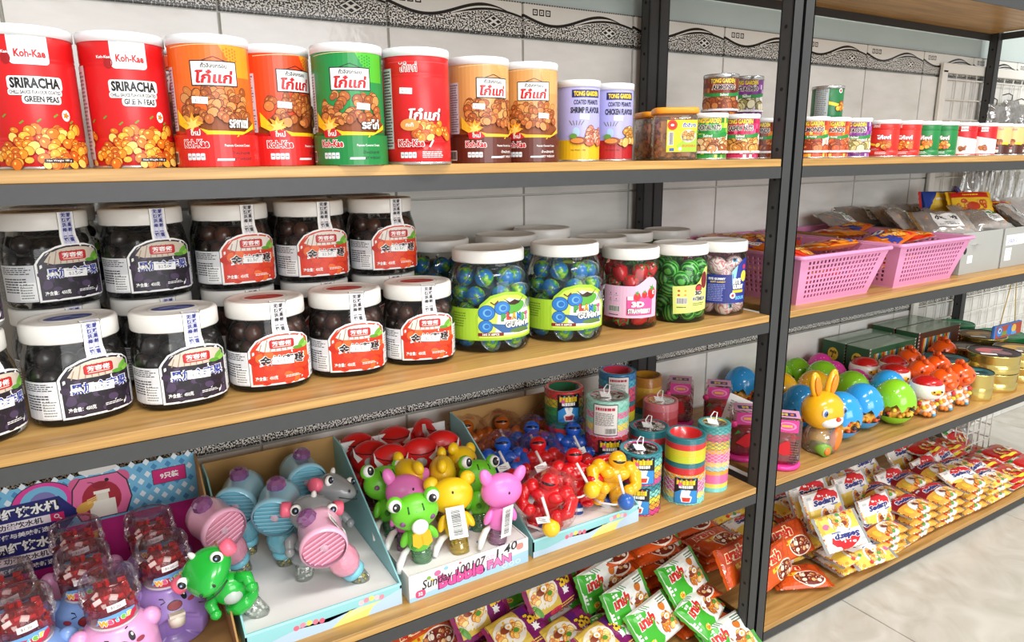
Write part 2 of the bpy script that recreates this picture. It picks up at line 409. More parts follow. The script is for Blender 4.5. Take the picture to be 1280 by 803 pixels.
# ------------------------------------------------------------------ racks
STEEL = C('3d3e3f', .5, metal=.15, var=.12, vs=70); HOLE = C('0c0c0c', .9); WD = WOOD()
PW = .029
def rack(xa, xb, label):
    t = thing('shelving_rack', label, 'shelf rack', (xa, 0, 0)); w = xb-xa
    post = MB()
    # folded steel angle: front face, side face, thin return
    post.box((PW/2, .0015, 1.0), (PW, .003, 2.0)); post.box((.0015, .013, 1.0), (.003, .026, 2.0)); post.box((PW-.0015, .013, 1.0), (.003, .026, 2.0)); post.box((PW/2, .0245, 1.0), (PW, .003, 2.0))
    pm = post.mesh('post', STEEL)
    hs = MB()
    for k in range(36):
        hs.lathe([(.0034, 0), (.0034, .0004)], 10, 0, TR((-.0005, .013, .06+k*.0535), ry=radians(90)), sm=False)
    hm = hs.mesh('bolt_holes', HOLE)
    for x in (0, w-PW):
        for y in (0, .376):
            p = obj('post', pm, t, (x, y, 0)); tag(obj('bolt_holes', hm, p), kind='stuff')
    for z in (Z4, Z3, Z2, Z1, Z0):
        bw = w-2*PW-.0005
        b = MB().box((0, 0, 0), (bw, .402, BT), bev=.0011).build('shelf_board', WD, t, (w/2, .2018, z-BT/2))
        zr = z-BT-RH/2 if z > Z4 else z-BT-RH/2+.002
        fh = .058 if z == Z0 else RH
        MB().box((0, 0, RH/2-fh/2), (bw, .003, fh)).box((0, .008, RH/2-.0015), (bw, .018, .003)).build('front_beam', STEEL, t, (w/2, .0015, zr))
        MB().box((0, 0, 0), (bw, .003, RH)).build('rear_beam', STEEL, t, (w/2, .4, zr))
        for x in (PW/2, w-PW/2): MB().box((0, 0, 0), (.003, .35, RH)).build('side_beam', STEEL, t, (x, .2, zr))
    return t
rack(-1.502, -.001, 'dark steel rack with oak boards holding the peanut cans and plum jars')
rack(.001, 1.502, 'dark steel rack with oak boards holding the pink baskets and candy tins')
# ================================================================== tins on the top boards
LIDW = C('eceff2', .3); TINM = C('c9cbcd', .25, metal=.8); RED = C('d2161a', 0.38, coat=.06); REDI = C('c81420', .4); YEL = C('f4cf22', .4); NAVY = C('1b2160', .4)
STK = C('f7f7f5', .5); PNUT = [C(h, .4) for h in ('b4612a', 'c97a3a', '9c4d20', 'd38f4e', 'a9582a')]; PEAS = [C(h, .4) for h in ('e88a1c', 'f2b33a', 'c95d16', 'f5cf6a', 'd97418')]
def nuts(P, u0, u1, v0, v1, n, sz, cols, seed, edge=None):
    R = random.Random(seed); edge = edge or C('5a2a12', .5)
    pts = sorted(((R.uniform(u0, u1), R.uniform(v0, v1)) for _ in range(n)), key=lambda q: -q[1])
    for u, v in pts:
        a = sz*R.uniform(.75, 1.2); b = a*R.uniform(.68, .95); r = R.uniform(0, 3)
        P.ell(u, v, a*1.13, b*1.13, edge, 10, r); P.ell(u, v, a, b, R.choice(cols), 10, r)
        P.ell(u-a*.25, v+b*.3, a*.3, b*.22, cols[3], 6, r)
def sticker(P, u, v, w=.017, h=.0075, txt='$2.70', rot=-.06):
    P.rect(u, v, w, h, STK, rot); P.text(txt, u-w*.05, v-h*.1, h*.42, GREY, rot=rot, bold=0); P.rect(u, v+h*.32, w*.8, h*.1, C('b9bcc4'), rot)
def print_sriracha(P, turn=0):
    t = turn
    P.rrect(t, .124, .036, .036, .004, C('dfe2e6', .3)); P.rrect(t, .124, .033, .033, .003, C('cfd3d8', .3))
    P.text('Koh-Kae', t+.001, .117, .008, REDI, w=.028, bold=.03, out=WHITE)
    P.rrect(t+.002, .0878, .051, .0135, .003, WHITE); P.rrect(t+.001, .0785, .05, .006, .002, WHITE); P.rrect(t+.006, .0715, .036, .009, .003, WHITE)
    P.text('SRIRACHA', t+.002, .0878, .0108, BLACK, w=.046, bold=.035)
    P.text('CHILLI SAUCE FLAVOUR COATED', t+.001, .0787, .0036, BLACK, w=.047, bold=.02)
    P.text('GREEN PEAS', t+.006, .0718, .0062, BLACK, w=.032, bold=.03)
    P.ell(t-.021, .112, .0045, .006, C('a01015')); P.text('Koh-Kae', t-.0255, .118, .003, WHITE, bold=.02)
    P.ell(t+.027, .056, .0045, .006, WHITE); P.star(t+.027, .056, .0042, .002, 5, C('f07a1a'))
    nuts(P, t-.058, t+.05, .004, .042, 95, .0052, PEAS, 3, C('9a3a0c'))
    P.rrect(t+.012, .009, .026, .0042, .001, BLACK); P.text('Net Weight 180 g', t+.012, .009, .0026, WHITE, w=.022)
    for k in range(6): P.line([(t-.05+.016*k, .05+.004*sin(k*2)), (t-.046+.016*k, .053+.004*sin(k*2))], .0016, C('5d9a2e'))
    P.rect(t-.068, .06, .03, .1, C('d9dade')); P.lines(t-.068, .06, .026, .09, 22, GREY, 5)
def print_classic(P, top, mid, low, turn=0, stick=(-.014, .072), blurb=None, seed=1, acc='f2c21a'):
    t = turn; tm, mm, lm = C(top, 0.38, coat=.06), C(mid, 0.38, coat=.06), C(low, 0.38, coat=.06)
    P.rect(0, .0925, .2725, .1, tm)
    P.poly([(t+.004, .142), (t+.05, .142), (t+.05, .1), (t+.028, .1)], mm)
    for i in range(5):
        for j in range(4): P.rect(t+.014+i*.0035, .118+j*.0035+(i % 2)*.0017, .0018, .0018, tm, .78)
    P.line([(t-.05, .131), (t-.02, .133), (t+.02, .1345), (t+.05, .135)], .0007, C('f6d7a0'))
    P.poly([(t-.05, .047), (t-.03, .062), (t+.03, .062), (t+.05, .05), (t+.05, .04), (t-.05, .04)], C('8a4418'))
    nuts(P, t-.036, t+.037, .052, .085, 62, .0055, PNUT, seed)
    P.poly([(t-.045, .065), (t-.03, .047), (t-.01, .041), (t+.03, .04), (t+.045, .05), (t+.045, .044), (t+.02, .034), (t-.02, .034), (t-.045, .048)], C(acc))
    P.star(t-.026, .049, .012, .006, 8, C('f6a52a')); P.star(t-.026, .047, .009, .004, 7, C('f8d56c'))
    P.rect(0, .0185, .2725, .036, lm)
    P.poly([(t-.036, .042), (t-.02, .045), (t-.012, .037), (t-.022, .033), (t-.034, .034)], C('c61820'))
    P.text('ใหม่', t-.024, .039, .007, WHITE, bold=.02)
    # hanging sign
    P.rect(t+.002, .103, .051, .0275, BLACK); P.rect(t+.002, .103, .0485, .025, WHITE)
    P.text('ถั่วลิสงกรอบ', t+.002, .1115, .0055, INK, w=.028, bold=.02); P.text('โก๋แก่', t+.002, .0995, .0145, REDI, w=.041, bold=.03, shear=.15)
    P.line([(t-.012, .116), (t+.002, .121), (t+.016, .116)], .0008, BLACK)
    P.text('Koh-Kae', t-.025, .0265, .009, REDI, w=.028, bold=.03, out=WHITE, ow=.05)
    for k in range(4): P.rrect(t-.034+k*.0052, .012, .0047, .0075, .001, C('dfe9ee')); P.rect(t-.034+k*.0052, .012, .003, .0012, GREY)
    P.text('Peanuts Coconut Cream', t+.02, .0245, .0028, WHITE, w=.03, bold=.01); P.text('น้ำหนักสุทธิ', t+.023, .0155, .005, INK if low != '5d2416' else WHITE, w=.022, bold=.01); P.text('NET WEIGHT', t+.024, .009, .003, INK if low != '5d2416' else WHITE, bold=.01)
    P.rect(t+.005, .0085, .018, .0025, C('e9e9ee'), 0, .3)
    if blurb: P.text(blurb, t+.024, .05, .012, WHITE, w=.024, bold=.03, out=C('3d2b12'), ow=.05)
    P.rect(t-.062, .076, .022, .07, C('d5d6e0')); P.lines(t-.062, .076, .02, .066, 20, C('6f7288'), 4); P.rrect(t-.062, .011, .016, .014, .001, WHITE); P.bars(t-.062, .011, .014, .011, BLACK, 3)
    sticker(P, t+stick[0], stick[1])
def print_red(P, turn=0):
    t = turn
    P.text('โก๋แก่', t-.02, .121, .013, WHITE, w=.024, bold=.05); P.text('โก๋แก่', t-.02, .121, .012, C('b01018'), w=.023, bold=.005)
    P.text('โก๋แก่', t+.002, .062, .016, C('9c0c12'), w=.046, bold=.06); P.text('โก๋แก่', t+.001, .063, .015, WHITE, w=.044, bold=.025, shear=.15)
    nuts(P, t-.012, t+.034, .032, .052, 34, .0056, PEAS, 8, C('a03a10'))
    P.ell(t-.02, .05, .012, .0075, C('e8964a')); P.text('กะทิ', t-.02, .05, .005, WHITE, bold=.02)
    P.text('Koh-Kae', t-.019, .027, .009, REDI, w=.032, bold=.03, out=WHITE, ow=.05)
    P.line([(t+.004, .022), (t+.009, .031)], .0022, WHITE)
    for k in range(4): P.rrect(t-.032+k*.0055, .012, .005, .0075, .001, C('dfe9ee')); P.rect(t-.032+k*.0055, .012, .0032, .0012, GREY)
    P.lines(t+.012, .0125, .034, .009, 4, WHITE, 6); P.rect(t-.055, .07, .02, .1, C('d9dade')); P.lines(t-.055, .07, .018, .096, 26, C('7a2b30'), 9)
    P.line([(t-.05, .127), (t+.05, .127)], .0006, C('f05a5a')); sticker(P, t-.024, .092)
def can(label, x, y, z, R, H, base, prt, off=0, name='peanut_can', group=None, lid=LIDW, lidh=.007, sc=1, rim=TINM, sticks=None, ridges=True):
    p = Vector((x, y, z)); t = thing(name, label, 'can', p, facing(p, off), group)
    pr = [(R-.0012, .0005), (R, .002), (R, H*.2)]
    if ridges:
        for q in (.2, .23, .78, .81): pr += [(R, H*q), (R-.0004, H*q+.0012), (R, H*q+.0024)]
    pr += [(R, H-.003), (R-.001, H-.001)]
    MB().lathe(pr, 48).build('body', C(base, 0.38, coat=.06), t)
    MB().lathe([(R-.002, 0), (R+.0008, 0), (R+.0008, .003), (R-.0005, .0034)], 48, caps=(1, 0)).build('bottom_rim', rim, t)
    MB().lathe([(R-.001, H-.0035), (R+.0011, H-.0035), (R+.0013, H+lidh-.0015), (R+.0004, H+lidh), (R-.003, H+lidh), (R-.0035, H+lidh-.0015)], 48, caps=(0, 1)).build('lid', lid, t)
    P = Print(); prt(P); k = sc
    if P.v:
        me = P.mesh('label_print', (lambda u, v, d: on_cyl(R+.0003)(u*k, v*k, d)), du=.006); obj('label_print', me, t)
    return t
R1, H1 = .0435, .138
can('red pea can with silver panel at the far left end of the top board', -1.176, .077, Z1, R1, H1, 'd2161a', lambda P: print_sriracha(P, .002), 0)
can('red pea can with silver panel beside the orange can, second from left', -1.085, .076, Z1, R1, H1, 'd2161a', lambda P: (print_sriracha(P, .004), sticker(P, .008, .071)), 3)
can('orange peanut can with hanging sign and cream lettering, third from left', -.997, .05, Z1, R1, H1, 'd8231a', lambda P: print_classic(P, 'ee6a1c', 'f59a22', 'd41f1c', 0, (-.016, .074), 'รสกาแฟ', 2), 3)
can('orange-red can turned so its grey nutrition panel shows', -.915, .09, Z1, R1, H1, 'd8231a', lambda P: print_classic(P, 'e6481c', 'f59a22', 'd41f1c', .026, (-.016, .074), None, 3), 0)
can('green peanut can with hanging sign between orange and red cans', -.836, .036, Z1, R1, H1, '18803c', lambda P: print_classic(P, '178a42', '4fb52c', '15813c', 0, (.016, .071), 'รสไก่', 4), 2)
can('red can with large white Thai lettering beside the green can', -.745, .028, Z1, R1, H1, 'd3181c', lambda P: print_red(P, .01), 0)
can('tan and brown peanut can half hidden between red and tan cans', -.632, .062, Z1, R1, H1, '6b2a18', lambda P: print_classic(P, 'd39a5a', 'dba869', '5d2416', .02, (-.02, .078), None, 5, 'e8b62a'), 0)
can('tan and brown peanut can right beside the lilac tins', -.537, .075, Z1, R1, H1, '6b2a18', lambda P: print_classic(P, 'd39a5a', 'dba869', '5d2416', .006, (.016, .068), None, 6, 'e8b62a'), 0)
can('red can in the back row glimpsed between two front cans, left', -1.03, .165, Z1, R1, H1, 'd2301a', lambda P: print_classic(P, 'e6481c', 'f59a22', 'd41f1c', 0, seed=12), 0)
can('red can in the back row glimpsed left of the lettered red can', -.755, .145, Z1, R1, H1, 'd2161a', lambda P: print_red(P, 0), 0)
# lilac tins of coated peanuts
def print_lilac(P, what, low, nutc, seed, turn):
    t = turn; P.rect(0, .018, .2, .032, C(low, 0.38, coat=.06)); P.rect(t+.002, .105, .05, .0115, NAVY); P.text('TONG GARDEN', t+.002, .105, .0078, YEL, w=.044, bold=.035)
    P.text('COATED PEANUTS', t+.002, .092, .0072, BLACK, w=.044, bold=.02); P.text(what, t+.002, .08, .0095, BLACK, w=.054, bold=.03)
    sticker(P, t-.002, .070, .016, .008, '$2.60')
    nuts(P, t+.003, t+.03, .03, .05, 26, .0065, [C(h) for h in nutc], seed)
    P.ell(t-.016, .046, .006, .008, C('a9c7e0')); P.ell(t-.012, .033, .013, .006, C('8a3d1a')); P.ell(t-.014, .033, .01, .004, C('d98a3c')); P.ell(t-.02, .04, .006, .004, C('5e8f36'))
    for k in range(5): P.line([(t-.022+k*.0035, .057), (t-.027+k*.006, .064)], .0011, C('6a6a3c'))
    P.text('Net Weight : 160g', t-.012, .018, .003, INK, bold=.01)
can('lilac and yellow tin of shrimp flavoured coated peanuts', -.4355, .085, Z1, .035, .119, 'a9a7dc', lambda P: print_lilac(P, 'SHRIMP FLAVOUR', 'e7b91c', ('d98268', 'c96b52', 'e49a80', 'f0b8a0'), 1, .013), 0, ridges=False)
can('lilac and red tin of chicken flavoured coated peanuts', -.352, .1, Z1, .035, .119, 'a9a7dc', lambda P: print_lilac(P, 'CHICKEN FLAVOUR', 'b31c22', ('d9a04a', 'c98a36', 'e4b560', 'f0d08a'), 2, .013), 0, ridges=False)
# short nut tins
def print_nut(P, what, sub, base, chk, nutc, seed, turn=0):
    t = turn; b = C(base, 0.38, coat=.06); R = random.Random(seed)
    P.rect(0, .0375, .2, .07, b)
    for i in range(-16, 17):
        for j in range(8):
            if R.random() < .42: P.rect(i*.006, .005+j*.009, .0055, .0085, C(R.choice(chk), 0.38, coat=.06))
    P.rect(0, .029, .2, .03, C('f2efe9', .3)); nuts(P, t-.04, t+.04, .018, .036, 40, .0078, [C(h) for h in nutc], seed)
    P.text('TONG GARDEN', t, .067, .0085, YEL, w=.05, bold=.035, out=NAVY, ow=.06); P.text(what, t+.002, .0555, .0092, INK, w=.046, bold=.035, out=C('f7e9e0'), ow=.05)
    P.poly([(t-.04, .046), (t-.02, .044), (t+.02, .044), (t+.04, .048), (t+.04, .041), (t+.02, .038), (t-.02, .038), (t-.04, .04)], C('1e8a3c')); P.text(sub, t+.002, .0415, .0048, WHITE, bold=.02)
    P.rect(0, .0135, .2, .004, C('ece8ea'))
ALM = ('9a4620', 'b4602c', '7e3416', 'c47a40'); CSH = ('d9953f', 'c57c2c', 'e8b060', 'f0c680'); MIX = ('a85a2a', 'e2c28a', 'c98b50', 'f0dfb8')
R2, H2 = .033, .0755
def nut_can(label, x, y, z, kind, off=0, seed=1, **kw):
    d = {'mix': ('COCKTAIL NUTS', 'Salted', '2f9a3a', ('e8d84a', '8fce3c', '1d7a34'), MIX), 'cash': ('CASHEW NUTS', 'Salted', 'd12a5e', ('e85a8a', 'a3163e', 'f0f0ee'), CSH),
         'alm': ('ALMONDS', 'Salted', '7a2d16', ('9a4a22', 'c9772e', '5c1d0c'), ALM), 'honey': ('ALMONDS', '& Honey', 'd9531e', ('f0a02c', 'b3281a', 'f4d060'), ('b5451c', 'c9582a', '963412', 'dc8048')),
         'pist': ('PISTACHIO', 'Salted', '7d2f8a', ('a85ab4', 'd9c0dc', '5c1c6c'), ('c9bd7c', 'e0d6a4', '8f8a4a', 'efe8c4'))}[kind]
    return can(label, x, y, z, R2, H2, d[2], lambda P: print_nut(P, *d, seed), off, 'nut_can', lidh=.005, ridges=False, lid=kw.get('lid', LIDW))
xg = edge_x(909, 165, .055, R2, 1)
nut_can('green checked tin of cocktail nuts right of the yellow-labelled jar', xg, .055, Z1, 'mix', -4, 3)
nut_can('pink tin of cashew nuts next to the green checked tin', edge_x(949, 165, .055, R2, 1), .055, Z1, 'cash', -4, 4)
xa = edge_x(967, 165, .14, R2, 1); nut_can('brown almond tin half hidden behind the pink cashew tin', xa, .14, Z1, 'alm', 5, 5)
xt1, xt2 = edge_x(923, 110, .145, R2, 1), edge_x(954, 110, .15, R2, 1)
nut_can('plain back row nut tin under the brown almond tin', xt1, .145, Z1, 'alm', 0, 6, lid=LIDW)
nut_can('brown almond tin stacked on top of the back row', xt1, .145, Z1+H2+.0051, 'alm', 8, 7, lid=TINM)
if xt2-xt1 < .067: xt2 = xt1+.067
nut_can('purple and brown nut tin stacked on top, beside the post', xt2, .15, Z1+H2+.0051, 'pist', 0, 8, lid=TINM)
if xa-xt1 < .14: pass
# right rack, top board
yb = .06
x0 = edge_x(1062, 165, yb, R2, 1)
nut_can('orange honey almond tin standing right beside the post', x0-.067, yb, Z1, 'honey', 0, 9)
nut_can('second orange honey almond tin, touching the purple tin', x0, yb, Z1, 'honey', 0, 10)
x1 = edge_x(1089, 165, yb, R2, 1); x1 = max(x1, x0+.0685)
nut_can('purple tin of pistachio nuts on the right rack', x1, yb, Z1, 'pist', 0, 11)
def print_small(P, kind, seed=1, t=0):
    if kind in ('red', 'green'):
        b = 'd8281c' if kind == 'red' else '14803c'
        P.text('โก๋แก่', t-.014, .086, .009, WHITE, bold=.05); P.text('โก๋แก่', t-.014, .086, .008, REDI, bold=0)
        P.text('โก๋แก่', t+.008, .055, .012, WHITE, w=.036, bold=.05, out=C('8c1020'), ow=.05)
        P.poly([(t-.05, .045), (t-.01, .036), (t-.01, .031), (t-.05, .038)], YEL); nuts(P, t-.006, t+.026, .026, .042, 22, .0056, PEAS, seed, C('a03a10'))
        P.text('Koh-Kae', t-.016, .022, .005, REDI, bold=.03, out=WHITE); P.lines(t+.003, .012, .03, .008, 3, WHITE, seed)
        P.rect(t-.045, .05, .014, .08, C('d5d6e0')); P.lines(t-.045, .05, .012, .076, 18, GREY, 3)
    elif kind == 'redwhite':
        P.poly([(-.1, .004), (.1, .004), (.1, .046), (t+.02, .055), (t-.03, .066), (-.1, .05)], C('f2ecec')); P.rect(t+.012, .082, .02, .014, WHITE); P.text('Koh-Kae', t+.012, .082, .005, REDI, bold=.03)
        nuts(P, t+.006, t+.02, .02, .03, 6, .006, PNUT, seed); P.rect(t-.03, .035, .022, .05, C('dcdfe6')); P.lines(t-.03, .035, .02, .046, 12, GREY, 2); P.rect(0, .0055, .2, .003, RED)
    else:
        P.rect(0, .02, .21, .034, C('4b2014', .3)); P.rect(0, .066, .21, .058, C('e6c07e', 0.38, coat=.06)); P.poly([(t-.05, .05), (t+.05, .04), (t+.05, .034), (t-.05, .04)], YEL)
        P.rect(t-.01, .07, .026, .01, C('fbeeda')); P.text('โก๋แก่', t+.016, .084, .007, REDI, bold=.03, out=WHITE); nuts(P, t+.004, t+.024, .036, .048, 10, .006, PNUT, seed)
        P.text('Koh-Kae', t+.002, .026, .006, REDI, bold=.03, out=WHITE); P.rrect(t+.002, .015, .03, .009, .002, C('e8e4dc')); P.lines(t+.002, .015, .026, .006, 3, GREY, 2)
R3, H3 = .034, .0735
pxs = [(1125, 'red', 'd8281c', 'small red peanut can beside the purple pistachio tin'), (1152, 'red', 'd8281c', 'small red peanut can touching the green cans'), (1176, 'green', '14803c', 'small green peanut can next to the red cans'),
       (1198, 'green', '14803c', 'small green peanut can next to the red and white cans'), (1222, 'redwhite', 'd3161e', 'red and white can beside the green cans'), (1247, 'redwhite', 'd3161e', 'red and white can beside the yellow and brown cans'),
       (1264, 'tan', 'e6c07e', 'yellow and brown can beside the red and white cans'), (1280, 'tan', 'e6c07e', 'yellow and brown can at the right edge, inner one'), (1296, 'tan', 'e6c07e', 'yellow and brown can cut by the right edge of the picture')]
last = x1
for i, (px, k, b, lab) in enumerate(pxs):
    x = max(edge_x(px, 165, yb, R3, 1), last+.0705); last = x
    can(lab, x, yb, Z1, R3, H3, b, lambda P: print_small(P, k, i, .004), -8, 'small_peanut_can', lidh=.005, sc=H3/.095)
xs = edge_x(1055, 120, .15, R2, 1)
nut_can('back row tin hidden under the dark green tin', xs, .15, Z1, 'honey', 0, 13)
def pg(P):
    P.rect(-.016, .038, .03, .07, C('b9bfc0')); P.lines(-.016, .038, .027, .064, 16, C('6b7072'), 3); P.poly([(0, .04), (.05, .028), (.05, .022), (0, .033)], YEL); P.ell(.026, .062, .005, .005, WHITE); P.ell(.026, .062, .003, .003, REDI); nuts(P, .02, .034, .024, .034, 8, .006, PEAS, 2)
can('dark green tin with grey text panel stacked above the almond tins', xs, .15, Z1+H2+.0051, R2, .07, '14703a', pg, 6, 'nut_can', lid=TINM, lidh=.003, ridges=False)
# clear nut jars with orange lids
def nut_jar(label, p, off):
    t = thing('nut_jar', label, 'jar', p, facing(p, off)); a, h = .0375, .078
    sq = lambda w: (abs(cos(w))**5+abs(sin(w))**5)**(-1/5)
    MB().lathe([(a*.93, 0), (a, .003), (a, h-.01), (a*.93, h-.003), (a*.9, h)], 48, shape=sq).build('body', CLEAR('fff6e6', .06, .05), t)
    m = MB().lathe([(a*.98, h-.001), (a*1.02, h), (a*1.02, h+.007), (a*.97, h+.009)], 48, shape=sq).build('lid', C('f09a22', .35), t)
    R = random.Random(5); mb = MB()
    for k in range(230):
        u, v, w = R.uniform(-1, 1), R.uniform(-1, 1), R.uniform(0, 1)
        if max(abs(u), abs(v)) < .55: continue
        mb.ball((0, 0, 0), (.0052, .0044, .0038), 8, 5, R.randrange(3), TR((u*a*.86, v*a*.86, .006+w*(h-.016)), R.uniform(0, 3), R.uniform(0, 3), R.uniform(0, 3)))
    mb.box((0, 0, h/2-.003), (a*1.35, a*1.35, h-.02), 1)
    tag(mb.build('peanuts', [C('b56a34', .5), C('c98448', .5), C('9a5426', .5)], t), kind='stuff')
    P = Print(); P.rect(.008, .04, .05, .052, C('e9dc2c', .35)); P.poly([(.008, .014), (.033, .014), (.033, .05), (-.002, .024)], C('a9cf3a')); P.ell(-.008, .058, .0085, .0085, C('e04a1c')); P.ell(-.008, .058, .006, .006, C('c8201c')); P.ell(-.008, .058, .003, .002, WHITE)
    P.text('ถั่วลิสง', .02, .058, .0075, C('5a6fd0'), w=.022, bold=.03, out=WHITE); P.ell(.019, .04, .0125, .011, C('d8d4c8')); nuts(P, .01, .028, .036, .047, 26, .003, [C(h) for h in ('e0a24a', 'c98a36', 'f0c070', 'f3d9a0')], 4)
    P.rect(-.01, .036, .009, .022, WHITE); P.bars(-.01, .036, .007, .02, INK, 2, 8); P.rect(-.008, .018, .008, .005, C('3a62b8')); P.ell(.006, .019, .003, .003, WHITE); P.text('อบกรอบ', .02, .024, .004, C('e05a1c'), bold=.02)
    obj('label_print', P.mesh('label_print', on_flat(Matrix.Translation((0, -a*1.012, 0)))), t); return t
pA = Vector((edge_x(871, 165, .052, .0385, 1), .052, Z1)); nut_jar('clear peanut jar with orange lid and yellow label, front one', pA, 8)
pB = Vector((pA.x-.004, .15, Z1)); pB.x = edge_x(797, 165, .15, .036, -1); nut_jar('clear peanut jar with orange lid, half hidden behind the front one', pB, 20)
# ================================================================== jars on the second board of the left rack
def sup(p): return lambda w: (abs(cos(w))**p+abs(sin(w))**p)**(-1/p)
LIDJ = C('e9e7e2', .35); PET = CLEAR('f8faf8', .008, .0, .05)
S26 = sup(2.7); RJ, HJ = .0548, .121
def jar_r(v):
    for (va, ra), (vb, rb) in zip(JP, JP[1:]):
        if v <= vb: return ra+(rb-ra)*max(0, v-va)/(vb-va)
    return JP[-1][1]
JP = [(0, RJ*.93), (.005, RJ*.985), (.012, RJ), (.07, RJ), (.082, RJ*.95), (.092, .049), (.0975, .0515), (.12, .0518)]
def on_jar(u, v, d):
    w = u/RJ; k = S26(w-pi/2) if v < .088 else 1+(S26(w-pi/2)-1)*max(0, (.0975-v)/.0095); r = jar_r(v)*k+.0006+d
    return Vector((r*sin(w), -r*cos(w), v))
def plum_jar(kind):
    t = thing('fruit_jar', '-', 'jar'); dark = kind == 'plum'
    MB().lathe([(RJ*.8, .0), (RJ*.93, .0006), (RJ*.985, .005), (RJ, .012), (RJ, .07), (RJ*.95, .082), (.0485, .092), (.0475, .1)], 56, shape=lambda w: 1+(S26(w)-1), caps=(1, 0)).build('body', PET, t)
    ld = MB().lathe([(.0475, .0985), (.0515, .0985), (.0522, .1), (.0522, .118), (.0508, .1205), (.046, .121), (.0455, .1203), (.03, .1203)], 56, caps=(1, 1)).build('lid', LIDJ, t)
    P = Print(); P.ell(0, 0, .031, .031, C('d9d6d0'), 28); P.ell(0, 0, .0295, .0295, LIDJ, 28)
    c = C('2b3a8c' if dark else 'b3201e'); c2 = C('8a93cc' if dark else 'd8584e')
    P.ell(0, 0, .026, .016, c, 24); P.ell(-.006, .004, .012, .004, c2, 14, .4); P.ell(.01, -.004, .01, .003, c2, 12, -.3); P.ell(.0, -.009, .016, .003, c, 12)
    obj('lid_emblem', P.mesh('lid_emblem', lambda u, v, d: Vector((u, v, .1206+d))), ld)
    R = random.Random(3 if dark else 4); mb = MB(); n = 0
    for k in range(4):
        z = .014+k*.021; ring = RJ-.0145 if k < 3 else RJ-.017
        for i in range(11):
            a = 2*pi*(i+.5*(k % 2))/11+R.uniform(-.1, .1); f = S26(a)
            mb.ball((0, 0, 0), (.0125, .0115, .0105), 10, 7, R.randrange(3), TR((ring*f*cos(a), ring*f*sin(a), z+R.uniform(-.002, .003)), R.uniform(0, 3), R.uniform(0, 3), 0))
    mb.lathe([(.03, .006), (.034, .07), (.02, .086)], 12, 0)
    cols = ('17110f', '231a1c', '2c2426') if dark else ('2c1611', '3d1d16', '4e2a20')
    tag(mb.build('fruit', [C(h, .3, coat=.15) for h in cols], t), kind='stuff')
    # paper label: hat-shaped panel, text panel on the left, seal strip up over the lid
    P = Print(); hat = lambda g, y0: [(-.0225-g, y0), (.034+g, y0), (.034+g, .055), (.0335+g, .062), (.028+g*.7, .0675+g*.4), (.019, .0705+g), (.012, .0715+g), (.003, .0715+g), (-.006, .0695+g), (-.0155-g*.6, .065+g*.6), (-.0205-g, .058), (-.0225-g, .054)]
    pan = C('dedfe2', .45); edge = INK
    P.poly([(-.056, .0155), (.056, .0155), (.056, .054), (-.056, .054)], edge); P.poly([(-.0555, .016), (.0555, .016), (.0555, .0535), (-.0555, .0535)], pan)
    P.lines(-.039, .048, .028, .008, 4, INK, 2); P.lines(-.041, .033, .022, .016, 6, INK, 3); P.rect(-.031, .027, .013, .018, WHITE); P.lines(-.031, .027, .011, .016, 6, GREY, 4)
    P.lines(.045, .04, .014, .022, 7, GREY, 6); P.bars(.0465, .023, .009, .009, INK, 2, 9); P.ell(.04, .02, .0014, .002, BLACK)
    P.poly(hat(.0016, .0145), edge); P.poly(hat(.0011, .015), WHITE)
    bgc = C('241a2a' if dark else 'd23a1c', .4); P.poly(hat(-.0008, .017), bgc)
    Rn = random.Random(9)
    for k in range(46):
        u, v = Rn.uniform(-.019, .031), Rn.uniform(.0195, .05)
        if dark: P.ell(u, v, .0042, .0034, C(Rn.choice(('1a1420', '3a2a44', '2b2233', '4a3a58'))), 9, Rn.uniform(0, 3))
        else: P.ell(u, v, .0055, .0042, C(Rn.choice(('e0421a', 'c92a14', 'ee6a2c', 'd9341a'))), 9, Rn.uniform(0, 3))
    P.poly([(-.0165, .056), (-.011, .0645), (-.003, .0678), (.003, .069), (.012, .069), (.02, .0678), (.028, .064), (.031, .057), (.02, .053), (.005, .0525), (-.01, .053)], C('cdbfae' if dark else 'e6dcd2'))
    for k in range(6): P.line([(-.014+k*.005, .053), (-.01+k*.004, .066)], .0009, C('a08a74'))
    P.ell(.026, .0585, .0055, .0028, C('6fae3a'), 10, .7); P.ell(.029, .055, .005, .0022, C('8cc84a'), 10, .3); P.ell(.021, .054, .005, .002, C('5a9a30'), 10, -.1)
    P.rrect(.0065, .0605, .022, .0095, .002, C('a8161c')); P.rrect(.0065, .0605, .0205, .0082, .0018, C('c41c22')); P.text('芳容佬', .0065, .0612, .0052, WHITE, w=.017, bold=.02); P.rect(.0065, .0575, .016, .0008, C('f0d0c0'))
    if dark: P.text('黑加仑李果', .0065, .0435, .0105, C('20349a'), w=.043, bold=.02, out=WHITE, ow=.03, rot=.0)
    else: P.text('金丝蜜枣', .0065, .0425, .0115, BLACK, w=.041, bold=.025, out=WHITE, ow=.03)
    P.text('净含量：450克', -.009, .0235, .0045, WHITE, w=.02, bold=.02); P.lines(.015, .0235, .014, .003, 2, WHITE, 5)
    sticker(P, .007, .0425 if dark else .042, .019, .0085, '$2.50')
    P.v = [(.013+(u-.0057)*1.38, .0085+(v-.0145)*1.24, d) for u, v, d in P.v]; P.bb = [(.013+(q[0]-.0057)*1.38, .013+(q[1]-.0057)*1.38, .0085+(q[2]-.0145)*1.24, .0085+(q[3]-.0145)*1.24, q[4]) for q in P.bb]
    # seal strip
    ub = .0155; P.rect(ub, .1, .0225, .0405, edge); P.rect(ub, .1, .0213, .0405, WHITE); P.rect(ub, .1, .015, .0405, C('d5d6ec' if dark else 'e8e4e2'))
